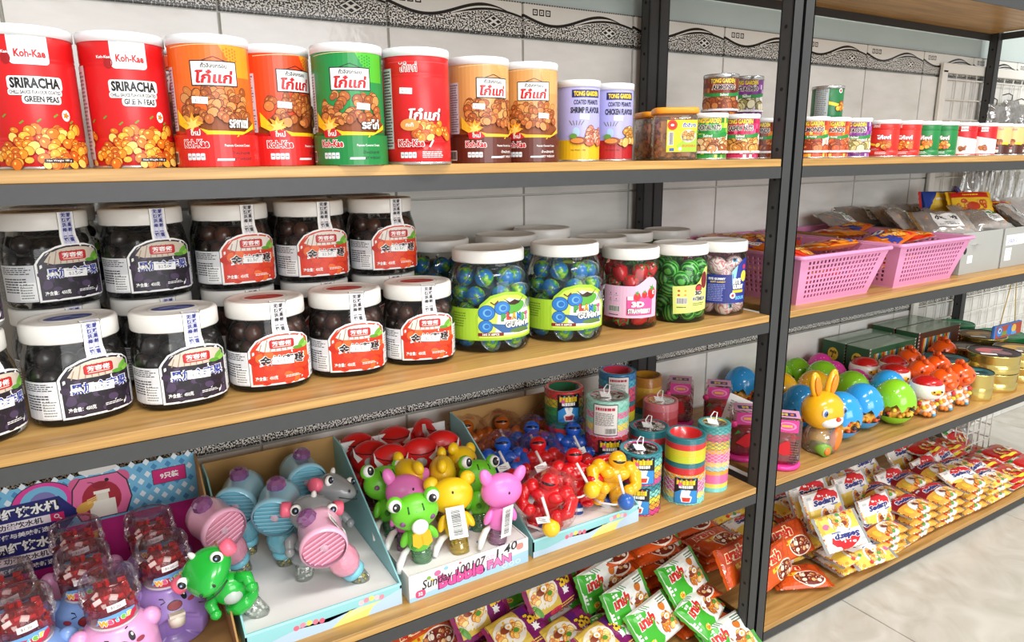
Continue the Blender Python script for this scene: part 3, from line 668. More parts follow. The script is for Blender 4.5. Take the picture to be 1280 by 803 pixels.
    for k in range(8): P.rect(ub, .0825+k*.005, .015, .0004, C('8f92b8'))
    for k in (-.005, 0, .005): P.rect(ub+k, .1, .0004, .0405, C('8f92b8'))
    inkk = C('26307e') if dark else INK
    for j, s in enumerate(('无核话梅蜜饯', '原味果制品香')):
        for i, ch in enumerate(s): P.text(ch, ub-.0035+j*.007, .1165-i*.0062, .0052, inkk, bold=.03)
    obj('label_print', P.mesh('label_print', on_jar, du=.006, dv=.006), t)
    P = Print(); P.rect(.0148, 0, .0225, .012, edge); P.rect(.0148, .0003, .0213, .012, WHITE); P.rect(.0148, 0, .015, .011, C('d5d6ec' if dark else 'e8e4e2'))
    obj('seal_flap', P.mesh('seal_flap', lambda u, v, d: Vector((u, -.0485+.006+v, .1212+d))), t)
    return t
JARS = {}
def put_jar(kind, x, y, z, off, label, group=None):
    p = Vector((x, y, z))
    if kind not in JARS: JARS[kind] = o = plum_jar(kind); o.location = p; o.rotation_euler = (0, 0, facing(p, off)); tag(o, label, None, group); return o
    return dup(JARS[kind], p, facing(p, off), label, group)
k1, k2 = 'plum', 'date'
put_jar(k1, -1.178, .114, Z2, 8, 'black plum jar at the front beside the cut-off leftmost jar')
put_jar(k1, -1.063, .104, Z2, 5, 'black plum jar at the front next to the red date jars')
put_jar(k2, -.948, .113, Z2, 2, 'red date jar in the front row right of the black plum jars')
put_jar(k2, -.834, .115, Z2, 2, 'red date jar in the middle of the front row')
put_jar(k2, -.72, .112, Z2, 2, 'red date jar in the front row beside the globe gummy jar')
put_jar(k1, -1.292, .085, Z2, 24, 'black plum jar at the bottom of the left edge stack')
put_jar(k1, -1.297, .088, Z2+HJ+.0015, 24, 'black plum jar on top of the left edge stack')
xs_ = (-1.195, -1.079, -.962, -.846, -.73)
names = ('leftmost', 'second', 'middle', 'fourth', 'rightmost')
for i, x in enumerate(xs_):
    k = k1 if i < 2 else k2; y = .231; w = 'black plum' if i < 2 else 'red date'
    put_jar(k, x, y, Z2, 6, '%s jar with only its lid showing, %s of the second row' % (w, names[i]))
    put_jar(k, x, y, Z2+HJ+.0015, (14, 6, 10, 8, 14)[i], '%s jar stacked on the second row, %s of five' % (w, names[i]))
for i, x in enumerate(xs_):
    k = k1 if i < 2 else k2; w = 'black plum' if i < 2 else 'red date'
    put_jar(k, x+.01, .3485, Z2, 6, 'jar hidden low against the wall behind the stacked jars', 'lower jars against the wall')
    put_jar(k, x+.01, .3485, Z2+HJ+.0015, 6, '%s jar against the wall behind the stacked jars, %s' % (w, names[i]))
# ------------------------------------------------------------------ gummy jars
def globe_mat():
    m, nt, p = new_mat('globe_gummy'); L = nt.links; tc = nt.nodes.new('ShaderNodeTexCoord'); n = nt.nodes.new('ShaderNodeTexNoise'); n.inputs['Scale'].default_value = 75; n.inputs['Detail'].default_value = 2
    L.new(tc.outputs['Object'], n.inputs['Vector']); cr = nt.nodes.new('ShaderNodeValToRGB'); e = cr.color_ramp.elements; cr.color_ramp.interpolation = 'EASE'
    e[0].position = .44; e[0].color = hexc('1f6fb8'); e[1].position = .72; e[1].color = hexc('e8c83a'); k = e.new(.54); k.color = hexc('3f9a3c'); k = e.new(.64); k.color = hexc('9cc83c')
    L.new(n.outputs[0], cr.inputs[0]); L.new(cr.outputs[0], p.inputs['Base Color']); p.inputs['Roughness'].default_value = .18; p.inputs['Coat Weight'].default_value = .4; return m
def stripe_mat(a, b, sc, ax, dist=3, lo=.4, hi=.6):
    m, nt, p = new_mat('stripe_'+a); L = nt.links; tc = nt.nodes.new('ShaderNodeTexCoord'); w = nt.nodes.new('ShaderNodeTexWave'); w.bands_direction = ax; w.inputs['Scale'].default_value = sc; w.inputs['Distortion'].default_value = dist; w.inputs['Detail'].default_value = 1
    L.new(tc.outputs['Object'], w.inputs['Vector']); cr = nt.nodes.new('ShaderNodeValToRGB'); e = cr.color_ramp.elements; e[0].position = lo; e[0].color = hexc(a); e[1].position = hi; e[1].color = hexc(b)
    L.new(w.outputs['Color'], cr.inputs[0]); L.new(cr.outputs[0], p.inputs['Base Color']); p.inputs['Roughness'].default_value = .25; return m
WRAP = CLEAR('ffffff', .1, .12, .05)
def gummy_mesh(kind):
    mb = MB()
    if kind == 'globe':
        mb.ball((0, 0, 0), .0155, 16, 10); r = .0195
        mb.lathe([(.0155, -.0012), (r, -.0012), (r+.001, 0), (r, .0012), (.0155, .0012)], 20, 1, caps=(0, 0)); return mb.mesh('globe_gummy', [globe_mat(), WRAP])
    if kind == 'straw':
        mb.lathe([(.0005, -.017), (.006, -.0145), (.0125, -.006), (.0155, .004), (.0135, .012), (.007, .0155), (.0005, .016)], 14, 0)
        pr = []
        for i in range(7):
            a = 2*pi*i/7; mb.add([(.002*cos(a), .002*sin(a), .0175), (.0145*cos(a-.42), .0145*sin(a-.42), .0135), (.0185*cos(a), .0185*sin(a), .004), (.0145*cos(a+.42), .0145*sin(a+.42), .0135)], [(0, 1, 2, 3)], 1)
        return mb.mesh('strawberry_gummy', [C('cf1620', .2, coat=.4, var=.25, vs=300), C('2c8a3c', .3)])
    if kind == 'melon':
        mb.ball((0, 0, 0), .0165, 16, 10); return mb.mesh('watermelon_gummy', stripe_mat('0f6a1e', '6fd05a', 55, 'DIAGONAL', 2.5))
    mb.ball((0, 0, 0), .0185, 16, 10); mb.ball((0, -.0085, 0), (.0098, .0106, .0098), 14, 8, 1); mb.ball((0, -.0115, 0), (.0052, .0084, .0052), 10, 6, 2)
    return mb.mesh('eyeball_gummy', [stripe_mat('f3e9e6', 'd9848a', 60, 'DIAGONAL', 14, .5, .95), C('3f9fc9', .2), BLACK])
GM = {}
def gummy_jar(kind, R, H, prt, rows, rg, fill, back=False):
    t = thing('gummy_jar', '-', 'jar'); sh = sup(2.35) if kind == 'globe' else None; lh = .02
    nk = R*.83 if kind == 'globe' else R*.93
    if kind == 'globe': pr = [(R*.85, 0), (R*.97, .004), (R, .012), (R*.985, H*.32), (R, H*.4), (R, H*.62), (R*.97, H*.7), (R*.87, H-lh-.01), (nk, H-lh-.005), (nk, H-lh+.002)]
    else: pr = [(R*.94, 0), (R*.985, .002), (R*.985, H-lh-.008), (nk, H-lh-.004), (nk, H-lh+.002)]
    MB().lathe(pr, 56, shape=sh, caps=(1, 0)).build('body', PET, t)
    rl = R*.86 if kind == 'globe' else R*.985
    MB().lathe([(nk*.96, H-lh), (rl, H-lh), (rl*1.012, H-lh+.0015), (rl*1.012, H-.003), (rl*.985, H-.0005), (rl*.93, H), (rl*.92, H-.001), (.01, H-.001)], 56).build('lid', LIDJ, t)
    if kind not in GM: GM[kind] = gummy_mesh(kind)
    Rn = random.Random(len(kind)+rows); nm = GM[kind].name.split('.')[0]
    for k in range(rows):
        rr = R*.965-rg; z = rg*1.02+k*(H-lh-2*rg)/(rows-.6)
        if kind == 'globe' and z > H*.62: rr *= .84
        n = int(2*pi*rr/(2*rg*.97))
        for i in range(n):
            a = 2*pi*(i+.5*(k % 2))/n+Rn.uniform(-.06, .06); f = sh(a) if sh else 1
            if sin(a) > .55: continue    # far side, never seen past the others
            o = obj(nm, GM[kind], t, (rr*f*cos(a), rr*f*sin(a), z+Rn.uniform(-.002, .002)))
            o.rotation_euler = (Rn.uniform(-.8, .8), Rn.uniform(-3, 3), Rn.uniform(-.7, .7)+a+pi/2) if kind != 'eye' else (Rn.uniform(-1, 1), 0, Rn.uniform(-1, 1))
    MB().lathe([(R*.5, .004), (R*.55, H*.62), (R*.3, H*.75)], 16, 0).build('filling', C(fill, .6), t)
    P = Print(); prt(P); mf = on_cyl(R+.0012)
    if kind == 'globe':
        def mf(u, v, d):
            w = u/R; r = R*sh(w-pi/2)+.0012+d; return Vector((r*sin(w), -r*cos(w), v))
    obj('label_print', P.mesh('label_print', mf, du=.006, dv=None), t)
    return t
def p_planet(P):
    G = C('9fc62e', .4); t = .02
    P.rect(-.02, .048, .11, .052, G); P.rect(-.02, .048, .108, .05, C('a7d033', .4))
    P.poly([(t-.04, .023), (t+.06, .023), (t+.062, .06), (t+.05, .085), (t+.028, .098), (t+.004, .1), (t-.018, .094), (t-.034, .08), (t-.042, .06)], G)
    P.poly([(t-.036, .026), (t+.056, .026), (t+.058, .06), (t+.046, .082), (t+.026, .093), (t+.004, .095), (t-.016, .09), (t-.03, .077), (t-.038, .058)], C('c7dd5a'))
    P.poly([(t-.012, .03), (t+.05, .03), (t+.054, .06), (t+.04, .083), (t+.01, .09), (t-.004, .08)], C('e9f0d8'))
    P.ell(t+.018, .074, .022, .01, C('58a83a'), 16, .2); P.poly([(t-.02, .05), (t, .034), (t+.05, .032), (t+.055, .042), (t+.02, .046)], C('2f5f9a')); P.ell(t+.03, .036, .018, .004, C('5c7a34'))
    for u, v, r in ((-.024, .067, .0125), (0.0, .074, .0115), (-.026, .045, .0105)):
        P.ell(t+u, v, r*1.08, r, C('12407c'), 18); P.ell(t+u, v, r, r*.92, C('2a78c8'), 18); P.ell(t+u+.001, v, r*.55, r*.5, C('6cb4ea'), 14); P.ell(t+u+.002, v, r*.4, r*.36, C('2a6cb8'), 14)
    # little dark bird, twig, plants
    P.poly([(t+.002, .09), (t+.012, .083), (t+.02, .087), (t+.028, .083), (t+.038, .091), (t+.028, .08), (t+.02, .078), (t+.012, .079)], C('3a1d16'))
    P.line([(t-.018, .084), (t-.012, .08), (t-.006, .086)], .0022, C('6a2c18'))
    for k in range(5): P.line([(t+.038+k*.004, .07), (t+.046+k*.003, .084)], .0016, C(('7a5cc0', '4f9a3c', '9a6fd0')[k % 3]))
    cs = ('3fa045', 'e23a2c', 'f2a21c', '2f7fd0', '54b048', 'e85a9a')
    for i, ch in enumerate('PLANET'): P.text(ch, t+.002+i*.0085, .059+.0022*sin(i*1.1), .0115, C(cs[i]), w=.0078, bold=.04, out=BLACK, ow=.07)
    P.text('GUMMY', t+.026, .0465, .0095, WHITE, w=.042, bold=.03, out=BLACK, ow=.08)
    P.rrect(t-.018, .032, .04, .0055, .0012, C('7a1a1e')); P.text('16G X 60PCS', t-.018, .032, .0038, WHITE, bold=.03)
    P.lines(-.05, .055, .028, .025, 6, C('6f8f28'), 3)
def p_straw(P):
    c = C('ecbcd6', .4); P.poly([(-.055, .022), (.055, .022), (.055, .086), (.045, .094), (.032, .095), (.016, .084), (.008, .08), (-.055, .08)], c)
    for k in range(4): P.text('●', -.038+k % 2*.012, .066-(k//2)*.01, .002, INK); P.lines(-.038+k % 2*.012, .0625-(k//2)*.01, .009, .002, 1, GREY, k)
    P.rect(-.031, .038, .024, .011, C('e6eadf')); P.bars(-.031, .038, .022, .0095, INK, 4); P.lines(-.031, .027, .02, .004, 1, INK, 3)
    P.rrect(.018, .044, .05, .034, .001, C('b01a52')); P.rrect(.018, .044, .048, .032, .001, C('e8569a')); P.rect(.0, .058, .01, .006, WHITE)
    for u, v, r in ((.012, .061, .0065), (.026, .064, .0055), (.042, .066, .0095)): P.ell(u, v, r, r*1.15, C('d8222c'), 14); P.star(u, v+r, r*.8, r*.3, 5, C('3c9a3c'))
    P.ell(.046, .067, .003, .004, WHITE); P.ell(.047, .067, .0014, .002, BLACK)
    P.text('3D', .014, .047, .0105, WHITE, w=.024, bold=.05, out=C('b01a52'), ow=.05); P.text('STRAWBERRY', .018, .0345, .009, WHITE, w=.044, bold=.04, out=BLACK, ow=.05)
def p_melon(P):
    c = C('d6e27a', .4); P.poly([(-.012, .018), (.06, .024), (.06, .104), (.052, .104), (.045, .094), (.038, .08), (.03, .073), (-.015, .07)], c)
    for k in range(4): P.ell(-.003+k % 2*.012, .062-(k//2)*.008, .0025, .002, C(('c83030', 'd8a030')[k % 2]))
    P.rect(.003, .043, .02, .012, WHITE); P.bars(.003, .043, .018, .0105, INK, 6); P.lines(.003, .031, .018, .004, 1, INK, 3)
    P.ell(.05, .08, .009, .016, C('7a1d24')); P.ell(.036, .066, .008, .008, C('5c2420')); P.ell(.036, .066, .006, .005, C('c8303a'))
    P.text('3D', .036, .057, .008, BLACK, w=.016, bold=.05, out=WHITE, ow=.06); P.text('WATERMELON', .038, .046, .008, INK, w=.03, bold=.04, out=WHITE, ow=.06); P.lines(.038, .036, .028, .006, 2, INK, 4)
def p_eye(P):
    c = C('26307f', .4); P.rect(-.003, .054, .055, .056, c); P.poly([(.02, .026), (.055, .026), (.055, .112), (.045, .112), (.03, .1), (.02, .082)], C('2b3890')); P.text('EYE GUMMY', -.01, .074, .0045, WHITE, bold=.03); P.text('SOFT CANDY', -.008, .068, .0035, YEL, bold=.02)
    P.lines(-.01, .047, .034, .034, 10, C('8f98d0'), 3); P.ell(.047, .078, .008, .011, C('e8d84a')); P.ell(.047, .096, .004, .005, C('d83a4a')); P.poly([(.018, .088), (.03, .1), (.026, .07), (.02, .06)], C('8fd0ec'))
    P.text('EYE', .03, .069, .011, WHITE, w=.018, bold=.05, out=BLACK, ow=.06); P.text('GUMMY', .034, .058, .009, WHITE, w=.026, bold=.05, out=BLACK, ow=.06); P.rect(.034, .049, .026, .005, YEL); P.ell(.022, .041, .006, .006, WHITE); P.ell(.022, .041, .003, .003, C('c81e3a')); P.text('SOUR', .04, .036, .007, C('6cc0ea'), bold=.04)
RG, HG = .07, .163
def place(t, p, off, lab): t.location = p; t.rotation_euler = (0, 0, facing(p, off)); tag(t, lab); return t
gj = gummy_jar('globe', RG*.97, HG, p_planet, 5, .0175, '274a5c'); pp = Vector((-.597, .12, Z2)); place(gj, pp, 0, 'large globe gummy jar with green label beside the red date jars')
pp = Vector((-.446, .106, Z2)); dup(gj, pp, facing(pp, -2), 'large globe gummy jar with green label beside the strawberry jar')
def lidpos(px, py, H, y=None): return gz(px, py, Z2+H)
for px, lab in ((528, 'globe gummy jar behind, next to the stacked date jars'), (598, 'globe gummy jar behind the front globe jar, lid in full view'), (665, 'globe gummy jar behind and between the two front globe jars')):
    p = gy(px, 300, .29); dup(gj, (p.x, .30, Z2), facing(p, 20), lab)
HS = .146
sj = gummy_jar('straw', .052, HS, p_straw, 5, .0165, '7a1a20'); pp = Vector((-.302, .1, Z2)); place(sj, pp, 2, 'strawberry gummy jar with pink label')
mj = gummy_jar('melon', .052, HS, p_melon, 5, .0165, '1c5a24'); pp = Vector((-.191, .087, Z2)); place(mj, pp, 4, 'watermelon gummy jar with pale green label')
ej = gummy_jar('eye', .05, HS-.002, p_eye, 4, .0185, '8a6a70'); pp = Vector((-.084, .084, Z2)); place(ej, pp, 6, 'eyeball gummy jar with dark blue label')
for px, src, lab in ((727, sj, 'back row gummy jar behind the strawberry jar, left one'), (785, mj, 'back row gummy jar with a rimmed lid behind the watermelon jar'), (836, mj, 'back row gummy jar nearest the rear posts')):
    p = gy(px, 303, .27); dup(src, (p.x, .29, Z2), facing(p, 0), lab)
# ================================================================== packets, baskets, boxes
def pack_h(a, b, t, u, v):
    x = min(1, abs(u/a)); y = min(1, abs(v/b)); return t/2*(max(0, 1-x**3.2))**.55*(max(0, 1-y**3.6))**.5
def pack_mesh(a, b, t, mats, wr=.0012, seed=1, fin=.009, nu=14, nv=10):
    """pillow bag: a half length (x, crimped ends), b half width, t thickness"""
    mb = MB(); R = random.Random(seed); W = [(R.uniform(40, 160), R.uniform(40, 160), R.uniform(0, 6)) for _ in range(4)]
    wob = lambda x, y: wr*sum(sin(p*x+q*y+f) for p, q, f in W)/2
    for s in (1, -1):
        def f(i, j, s=s):
            x = a*(2*i-1); y = b*(2*j-1)*(1-.07*(1-abs(2*i-1)**2)*-1*0); h = pack_h(a, b, t, x, y)
            return (x, y, s*(h+(wob(x, y) if 0 < i < 1 and 0 < j < 1 else 0)))
        vs = [f(i/nu, j/nv) for j in range(nv+1) for i in range(nu+1)]
        fs = [(j*(nu+1)+i, j*(nu+1)+i+1, (j+1)*(nu+1)+i+1, (j+1)*(nu+1)+i)[::s] for j in range(nv) for i in range(nu)]
        mb.add(vs, fs, 0)
    for s in (1, -1):    # toothed crimp at each end
        n = 12; vs = []
        for i in range(n+1):
            y = b*(2*i/n-1); z = .0012*sin(i*2.1+seed); vs += [(s*(a-.001), y, 0), (s*(a+fin*.55), y*1.0, z), (s*(a+fin+(.0012 if i % 2 else 0)), y, -z)]
        fs = []
        for i in range(n):
            for k in range(2): fs.append((3*i+k, 3*i+k+1, 3*i+k+4, 3*i+k+3))
        mb.add(vs, fs, 1)
    return mb.mesh('wrapper', mats), wob
def pack_proto(name, cat, a, b, t, mats, prt, seed=1, fin=.009, wr=.0012):
    o = thing(name, '-', cat); me, wob = pack_mesh(a, b, t, mats, wr, seed, fin); obj('wrapper', me, o)
    P = Print(.00008); prt(P)
    # keep the print inside the bag
    me = P.mesh('front_print', lambda u, v, d: Vector((max(-a*.985, min(a*.985, u)), max(-b*.985, min(b*.985, v)), pack_h(a, b, t, max(-a, min(a, u)), max(-b, min(b, v)))+wob(u, v)+.0007+d)), du=.008, dv=.008)
    obj('front_print', me, o); o['used'] = 0; return o
def lay(pr, loc, rot, label, group=None):
    """rot: Euler or Matrix"""
    e = rot.to_euler() if isinstance(rot, Matrix) else rot
    if not pr['used']:
        pr['used'] = 1; pr.location = loc; pr.rotation_euler = e; tag(pr, label, None, group); return pr
    return dup(pr, loc, 0, label, group, e)
def frame(xa, up):
    """rotation whose local x runs along xa and whose face (z) looks towards up"""
    x = Vector(xa).normalized(); z = (Vector(up)-x*Vector(up).dot(x)).normalized(); y = z.cross(x)
    return Matrix(((x.x, y.x, z.x), (x.y, y.y, z.y), (x.z, y.z, z.z)))
# pink baskets
PINK = C('de92bd', .4)
def lattice(mb, q, nx, ny, mx, my0, my1, hx, hy, th, inw):
    """holed wall between corners q00,q10,q11,q01; th thickness towards inw"""
    q = [Vector(p) for p in q]; inw = Vector(inw).normalized()*th
    P = lambda s, t: (q[0]*(1-s)+q[1]*s)*(1-t)+(q[3]*(1-s)+q[2]*s)*t
    us = [0]+[mx+(1-2*mx)*i/nx for i in range(nx+1)]+[1]; vs_ = [0]+[my0+(1-my0-my1)*j/ny for j in range(ny+1)]+[1]
    for i in range(nx+2):
        for j in range(ny+2):
            u0, u1, v0, v1 = us[i], us[i+1], vs_[j], vs_[j+1]
            o = [P(u0, v0), P(u1, v0), P(u1, v1), P(u0, v1)]
            if i in (0, nx+1) or j in (0, ny+1):
                mb.add(o, [(0, 1, 2, 3)], 0, False); mb.add([p+inw for p in o], [(3, 2, 1, 0)], 0, False); continue
            du, dv = (u1-u0)*(1-hx)/2, (v1-v0)*(1-hy)/2; h = [P(u0+du, v0+dv), P(u1-du, v0+dv), P(u1-du, v1-dv), P(u0+du, v1-dv)]
            mb.add(o+h+[p+inw for p in o]+[p+inw for p in h], [(0, 1, 5, 4), (1, 2, 6, 5), (2, 3, 7, 6), (3, 0, 4, 7), (9, 8, 12, 13), (10, 9, 13, 14), (11, 10, 14, 15), (8, 11, 15, 12), (4, 5, 13, 12), (5, 6, 14, 13), (6, 7, 15, 14), (7, 4, 12, 15)], 0, False)
def basket(x, y, label):
    t = thing('plastic_basket', label, 'basket', (x, y, Z2)); H = .105; bx, tx, y0, y1, Y0, Y1 = .123, .152, .03, .365, .004, .392
    b = [(-bx, y0, .002), (bx, y0, .002), (bx, y1, .002), (-bx, y1, .002)]; u = [(-tx, Y0, H), (tx, Y0, H), (tx, Y1, H), (-tx, Y1, H)]; th = .002
    mb = MB(); lattice(mb, (b[0], b[1], u[1], u[0]), 20, 8, .08, .09, .1, .56, .62, th, (0, 1, 0)); mb.build('front_panel', PINK, t)
    mb = MB(); lattice(mb, (b[2], b[3], u[3], u[2]), 20, 8, .08, .09, .1, .56, .62, th, (0, -1, 0)); mb.build('rear_panel', PINK, t)
    for s, q in ((1, (b[1], b[2], u[2], u[1])), (-1, (b[3], b[0], u[0], u[3]))):
        mb = MB(); lattice(mb, q, 24, 8, .07, .09, .1, .56, .62, th, (-s, 0, 0)); mb.build('side_panel', PINK, t)
    MB().box((0, (y0+y1)/2, .0015), (2*bx, y1-y0, .003)).build('bottom', PINK, t)
    mb = MB(); r = .012; pts = []
    for cx, cy, a0 in ((tx-r, Y0+r, -90), (tx-r, Y1-r, 0), (-tx+r, Y1-r, 90), (-tx+r, Y0+r, 180)):
        for k in range(5): a = radians(a0+22.5*k); pts.append((cx+r*cos(a), cy+r*sin(a)))
    n = len(pts); vs = []; c0 = Vector((0, (Y0+Y1)/2, 0))
    for px_, py_ in pts:
        d = (Vector((px_, py_, 0))-c0).normalized()
        for k, z in ((-.003, H-.006), (.009, H-.006), (.01, H-.002), (.008, H+.0015), (-.003, H+.0015)): vs.append((px_+d.x*k, py_+d.y*k, z))
    fs = [(i*5+k, ((i+1) % n)*5+k, ((i+1) % n)*5+(k+1) % 5, i*5+(k+1) % 5) for i in range(n) for k in range(5)]
    mb.add(vs, fs); mb.build('rim', PINK, t); return t
basket(.214, .004, 'pink plastic basket right beside the double post')
basket(.56, .004, 'pink plastic basket beside the grey snack box')
# snack packets in the baskets
def p_snack(cols, seed):
    def f(P):
        R = random.Random(seed); P.rect(0, 0, .118, .084, C(cols[0], .3, coat=.2)); P.poly([(-.06, -.042), (-.02, -.042), (.03, .042), (-.02, .042)], C(cols[1], .3)); P.poly([(.02, -.042), (.034, -.042), (.062, .03), (.062, .042), (.05, .042)], C(cols[2], .3))
        nuts(P, -.045, .045, -.03, .012, 22, .008, [C(h) for h in ('e8952c', 'f2b04a', 'd0701c', 'f7d080')], seed, C('8a3a10')); P.rect(-.005, .026, .05, .014, WHITE); P.lines(-.005, .026, .04, .008, 1, C(cols[1]), 3)
    return f
SN = [pack_proto('snack_packet', 'snack packet', .062, .045, .02, [C(c[0], .28, coat=.3), C('d8d8da', .3, metal=.5)], p_snack(c, i), i, .007) for i, c in enumerate((('e2701a', '2d3f9a', 'c8242a'), ('d6341c', 'e8a020', '24489a'), ('e88a1c', 'b8201e', '2c58b0')))]
Rb = random.Random(11); wh = {0: 'left pink basket', 1: 'right pink basket'}; wp = ('front left', 'front right', 'middle left', 'middle right', 'rear', 'front left', 'front right', 'rear left', 'rear right')
spots = [(0, .15, .09, 25), (0, .28, .1, -20), (0, .16, .2, 70), (0, .27, .22, 10), (0, .2, .31, -35), (1, .5, .09, -15), (1, .62, .12, 30), (1, .52, .24, 60), (1, .63, .28, -10)]
for i, (bk, x, y, a) in enumerate(spots):
    for lv in (0, 1):
        M = Matrix.Rotation(radians(a+lv*24), 3, 'Z') @ Matrix.Rotation(Rb.uniform(-.25, .25), 3, 'X') @ Matrix.Rotation(Rb.uniform(-.2, .2), 3, 'Y')
        lay(SN[(i+lv) % 3], (x+lv*.01, y+.01, Z2+.036+lv*.062+.004*(i % 3)), M, ('shiny snack packet on top at the %s of the %s' if lv else 'shiny snack packet buried at the %s of the %s') % (wp[i], wh[bk]), 'snack packets in the %s' % wh[bk])
tag(MB().box((0, 0, .055), (.003, .2, .1)).build('cardboard_sheet', C('c39a68', .8, var=.1), None, (.452, .27, Z2+.004)), 'brown cardboard divider standing in the right pink basket', 'cardboard').rotation_euler = (0, radians(-4), radians(-14))
# grey paper boxes with snacks
GB = C('a4a5a1', .6, var=.05, vs=20)
def open_box(name, x0, x1, y0, y1, z, h, mat, th, label, cat='box', inner=None, hole=False, loc_only=False):
    t = thing(name, label, cat, ((x0+x1)/2, y0, z)); w, d = x1-x0, y1-y0
    MB().box((0, th/2, h/2), (w, th, h), bev=.0008).build('front_panel', mat, t); MB().box((0, d-th/2, h/2), (w, th, h), bev=.0008).build('rear_panel', mat, t)
    for s in (-1, 1): MB().box((s*(w-th)/2, d/2, h/2), (th, d-2*th, h), bev=.0008).build('side_panel', mat, t)
    MB().box((0, d/2, th/2), (w-2*th, d-2*th, th)).build('bottom', mat, t); return t
g1 = open_box('snack_box', .735, .935, .04, .37, Z2, .107, GB, .003, 'grey cardboard box with round finger hole beside the right basket')
g2 = open_box('snack_box', .945, 1.22, .04, .37, Z2, .107, GB, .003, 'grey cardboard box with handwritten snack label at the right edge')
P = Print(); P.ell(-.083, .062, .008, .01, BLACK, 18); P.rect(-.055, .038, .024, .02, WHITE); P.text('£', -.06, .038, .006, GREY); P.text('9', -.05, .037, .006, GREY); obj('front_print', P.mesh('p', on_flat()), g1)
P = Print(); P.rect(-.06, .074, .13, .028, WHITE); P.text('Snack c', -.09, .074, .014, C('3a54b8'), w=.05, bold=0, shear=.2); P.rect(-.105, .036, .034, .034, WHITE)
for i in range(3):
    for j in range(3): P.rect(-.114+i*.009, .027+j*.009, .003, .003, GREY)
obj('front_print', P.mesh('p', on_flat()), g2)
FILM = CLEAR('f2f0ec', .3, .12, .1, .9, 40); DRY = C('b98a62', .6, var=.4, vs=90)
def p_bag(seed):
    def f(P):
        P.rect(.03, .0, .05, .05, WHITE); P.rect(.03, .014, .044, .012, C('2c8a3c')); P.ell(.03, .014, .008, .004, WHITE); P.lines(.03, -.008, .042, .018, 4, INK, seed)
    return f
def p_bag2(P):
    P.rect(0, 0, .075, .05, WHITE); P.text('小吃零食', 0, .008, .016, INK, w=.066, bold=.05); P.lines(0, -.014, .06, .012, 2, INK, 3)
BAGS = [pack_proto('clear_snack_bag', 'snack bag', .07, .05, .03, [FILM, FILM], p_bag(1), 5, .01, .002), pack_proto('clear_snack_bag', 'snack bag', .07, .05, .03, [FILM, FILM], p_bag2, 6, .01, .002)]
for bo in BAGS:
    mb = MB(); R = random.Random(2)
    for k in range(30): mb.ball((0, 0, 0), (.013, .009, .006), 8, 5, R.randrange(2), TR((R.uniform(-.05, .05), R.uniform(-.032, .032), R.uniform(-.004, .005)), R.uniform(0, 3), R.uniform(-.4, .4), R.uniform(0, 3)))
    tag(mb.build('dried_snack', [DRY, C('9a6c48', .6, var=.3, vs=80)], bo), kind='stuff')
bag_at = [(1050, 279, .34, 10, .10, 0), (1078, 275, .36, -20, .12, 0), (1110, 282, .3, 15, .112, 0), (1098, 264, .37, 60, .15, 0), (1140, 276, .33, -30, .125, 0), (1128, 290, .22, 20, .115, 0), (1165, 283, .28, 35, .125, 0), (1178, 296, .12, -25, .12, 1), (1205, 292, .2, 12, .12, 0), (1225, 300, .12, -12, .116, 0), (1262, 290, .16, 20, .115, 0), (1275, 283, .26, -20, .12, 0)]
bl = ('leftmost of the heap by the wall', 'second from the left by the wall', 'above the right basket rim', 'standing on edge against the wall', 'in the middle of the heap', 'nearest above the right basket', 'behind the lettered bag', '', 'on the heap over the finger-hole box', 'at the front of the finger-hole box', 'at the front of the handwritten box', 'farthest right in the handwritten box')
for i, (px, py, y, a, z, k) in enumerate(bag_at):
    p = gy(px, py, y); M = Matrix.Rotation(radians(a), 3, 'Z') @ Matrix.Rotation(radians(28+(i % 3)*8), 3, 'X')
    zz = max(Z2+.122, p.z-.015) if p.x > .73 else max(Z2+.118, p.z-.015)
    lay(BAGS[k], (p.x, y, zz), M, 'clear bag of brown dried snack with large black lettering, heaped by the grey box' if k else 'clear snack bag with green label, '+bl[i], 'clear snack bags heaped behind the baskets')
for i in range(3):
    lay(BAGS[0], (.79+.035*i, .1+.09*i, Z2+.03), Matrix.Rotation(.5*i, 3, 'Z'), 'clear snack bag buried inside the grey boxes', 'clear snack bags buried in the grey boxes')
    lay(BAGS[0], (1.05+.03*i, .1+.09*i, Z2+.03), Matrix.Rotation(.5*i, 3, 'Z'), 'clear snack bag buried inside the grey boxes', 'clear snack bags buried in the grey boxes')
    lay(BAGS[0], (.80+.035*i, .12+.09*i, Z2+.075), Matrix.Rotation(1+.5*i, 3, 'Z'), 'clear snack bag buried inside the grey boxes', 'clear snack bags buried in the grey boxes')
    lay(BAGS[0], (1.06+.035*i, .12+.09*i, Z2+.075), Matrix.Rotation(1+.5*i, 3, 'Z'), 'clear snack bag buried inside the grey boxes', 'clear snack bags buried in the grey boxes')
def p_crisp(P):
    P.rect(0, 0, .118, .085, C('eec030', .3)); P.rect(0, .033, .118, .018, C('c8241c')); nuts(P, -.045, .045, -.03, .015, 26, .009, [C(h) for h in ('e07a22', 'c94a1c', 'f0a83a', 'f6d47c')], 4, C('9a3412')); P.ell(0, -.005, .02, .014, C('c03a1a')); P.lines(0, .033, .05, .009, 1, YEL, 4); P.rect(-.04, -.036, .035, .01, C('d8c8e0'))
def p_blue(P):
    P.rect(0, 0, .118, .085, C('28469c', .3)); P.poly([(-.06, -.04), (.0, -.04), (.05, .04), (-.02, .04)], C('f0c62a')); P.lines(0, .02, .05, .012, 1, WHITE, 4)
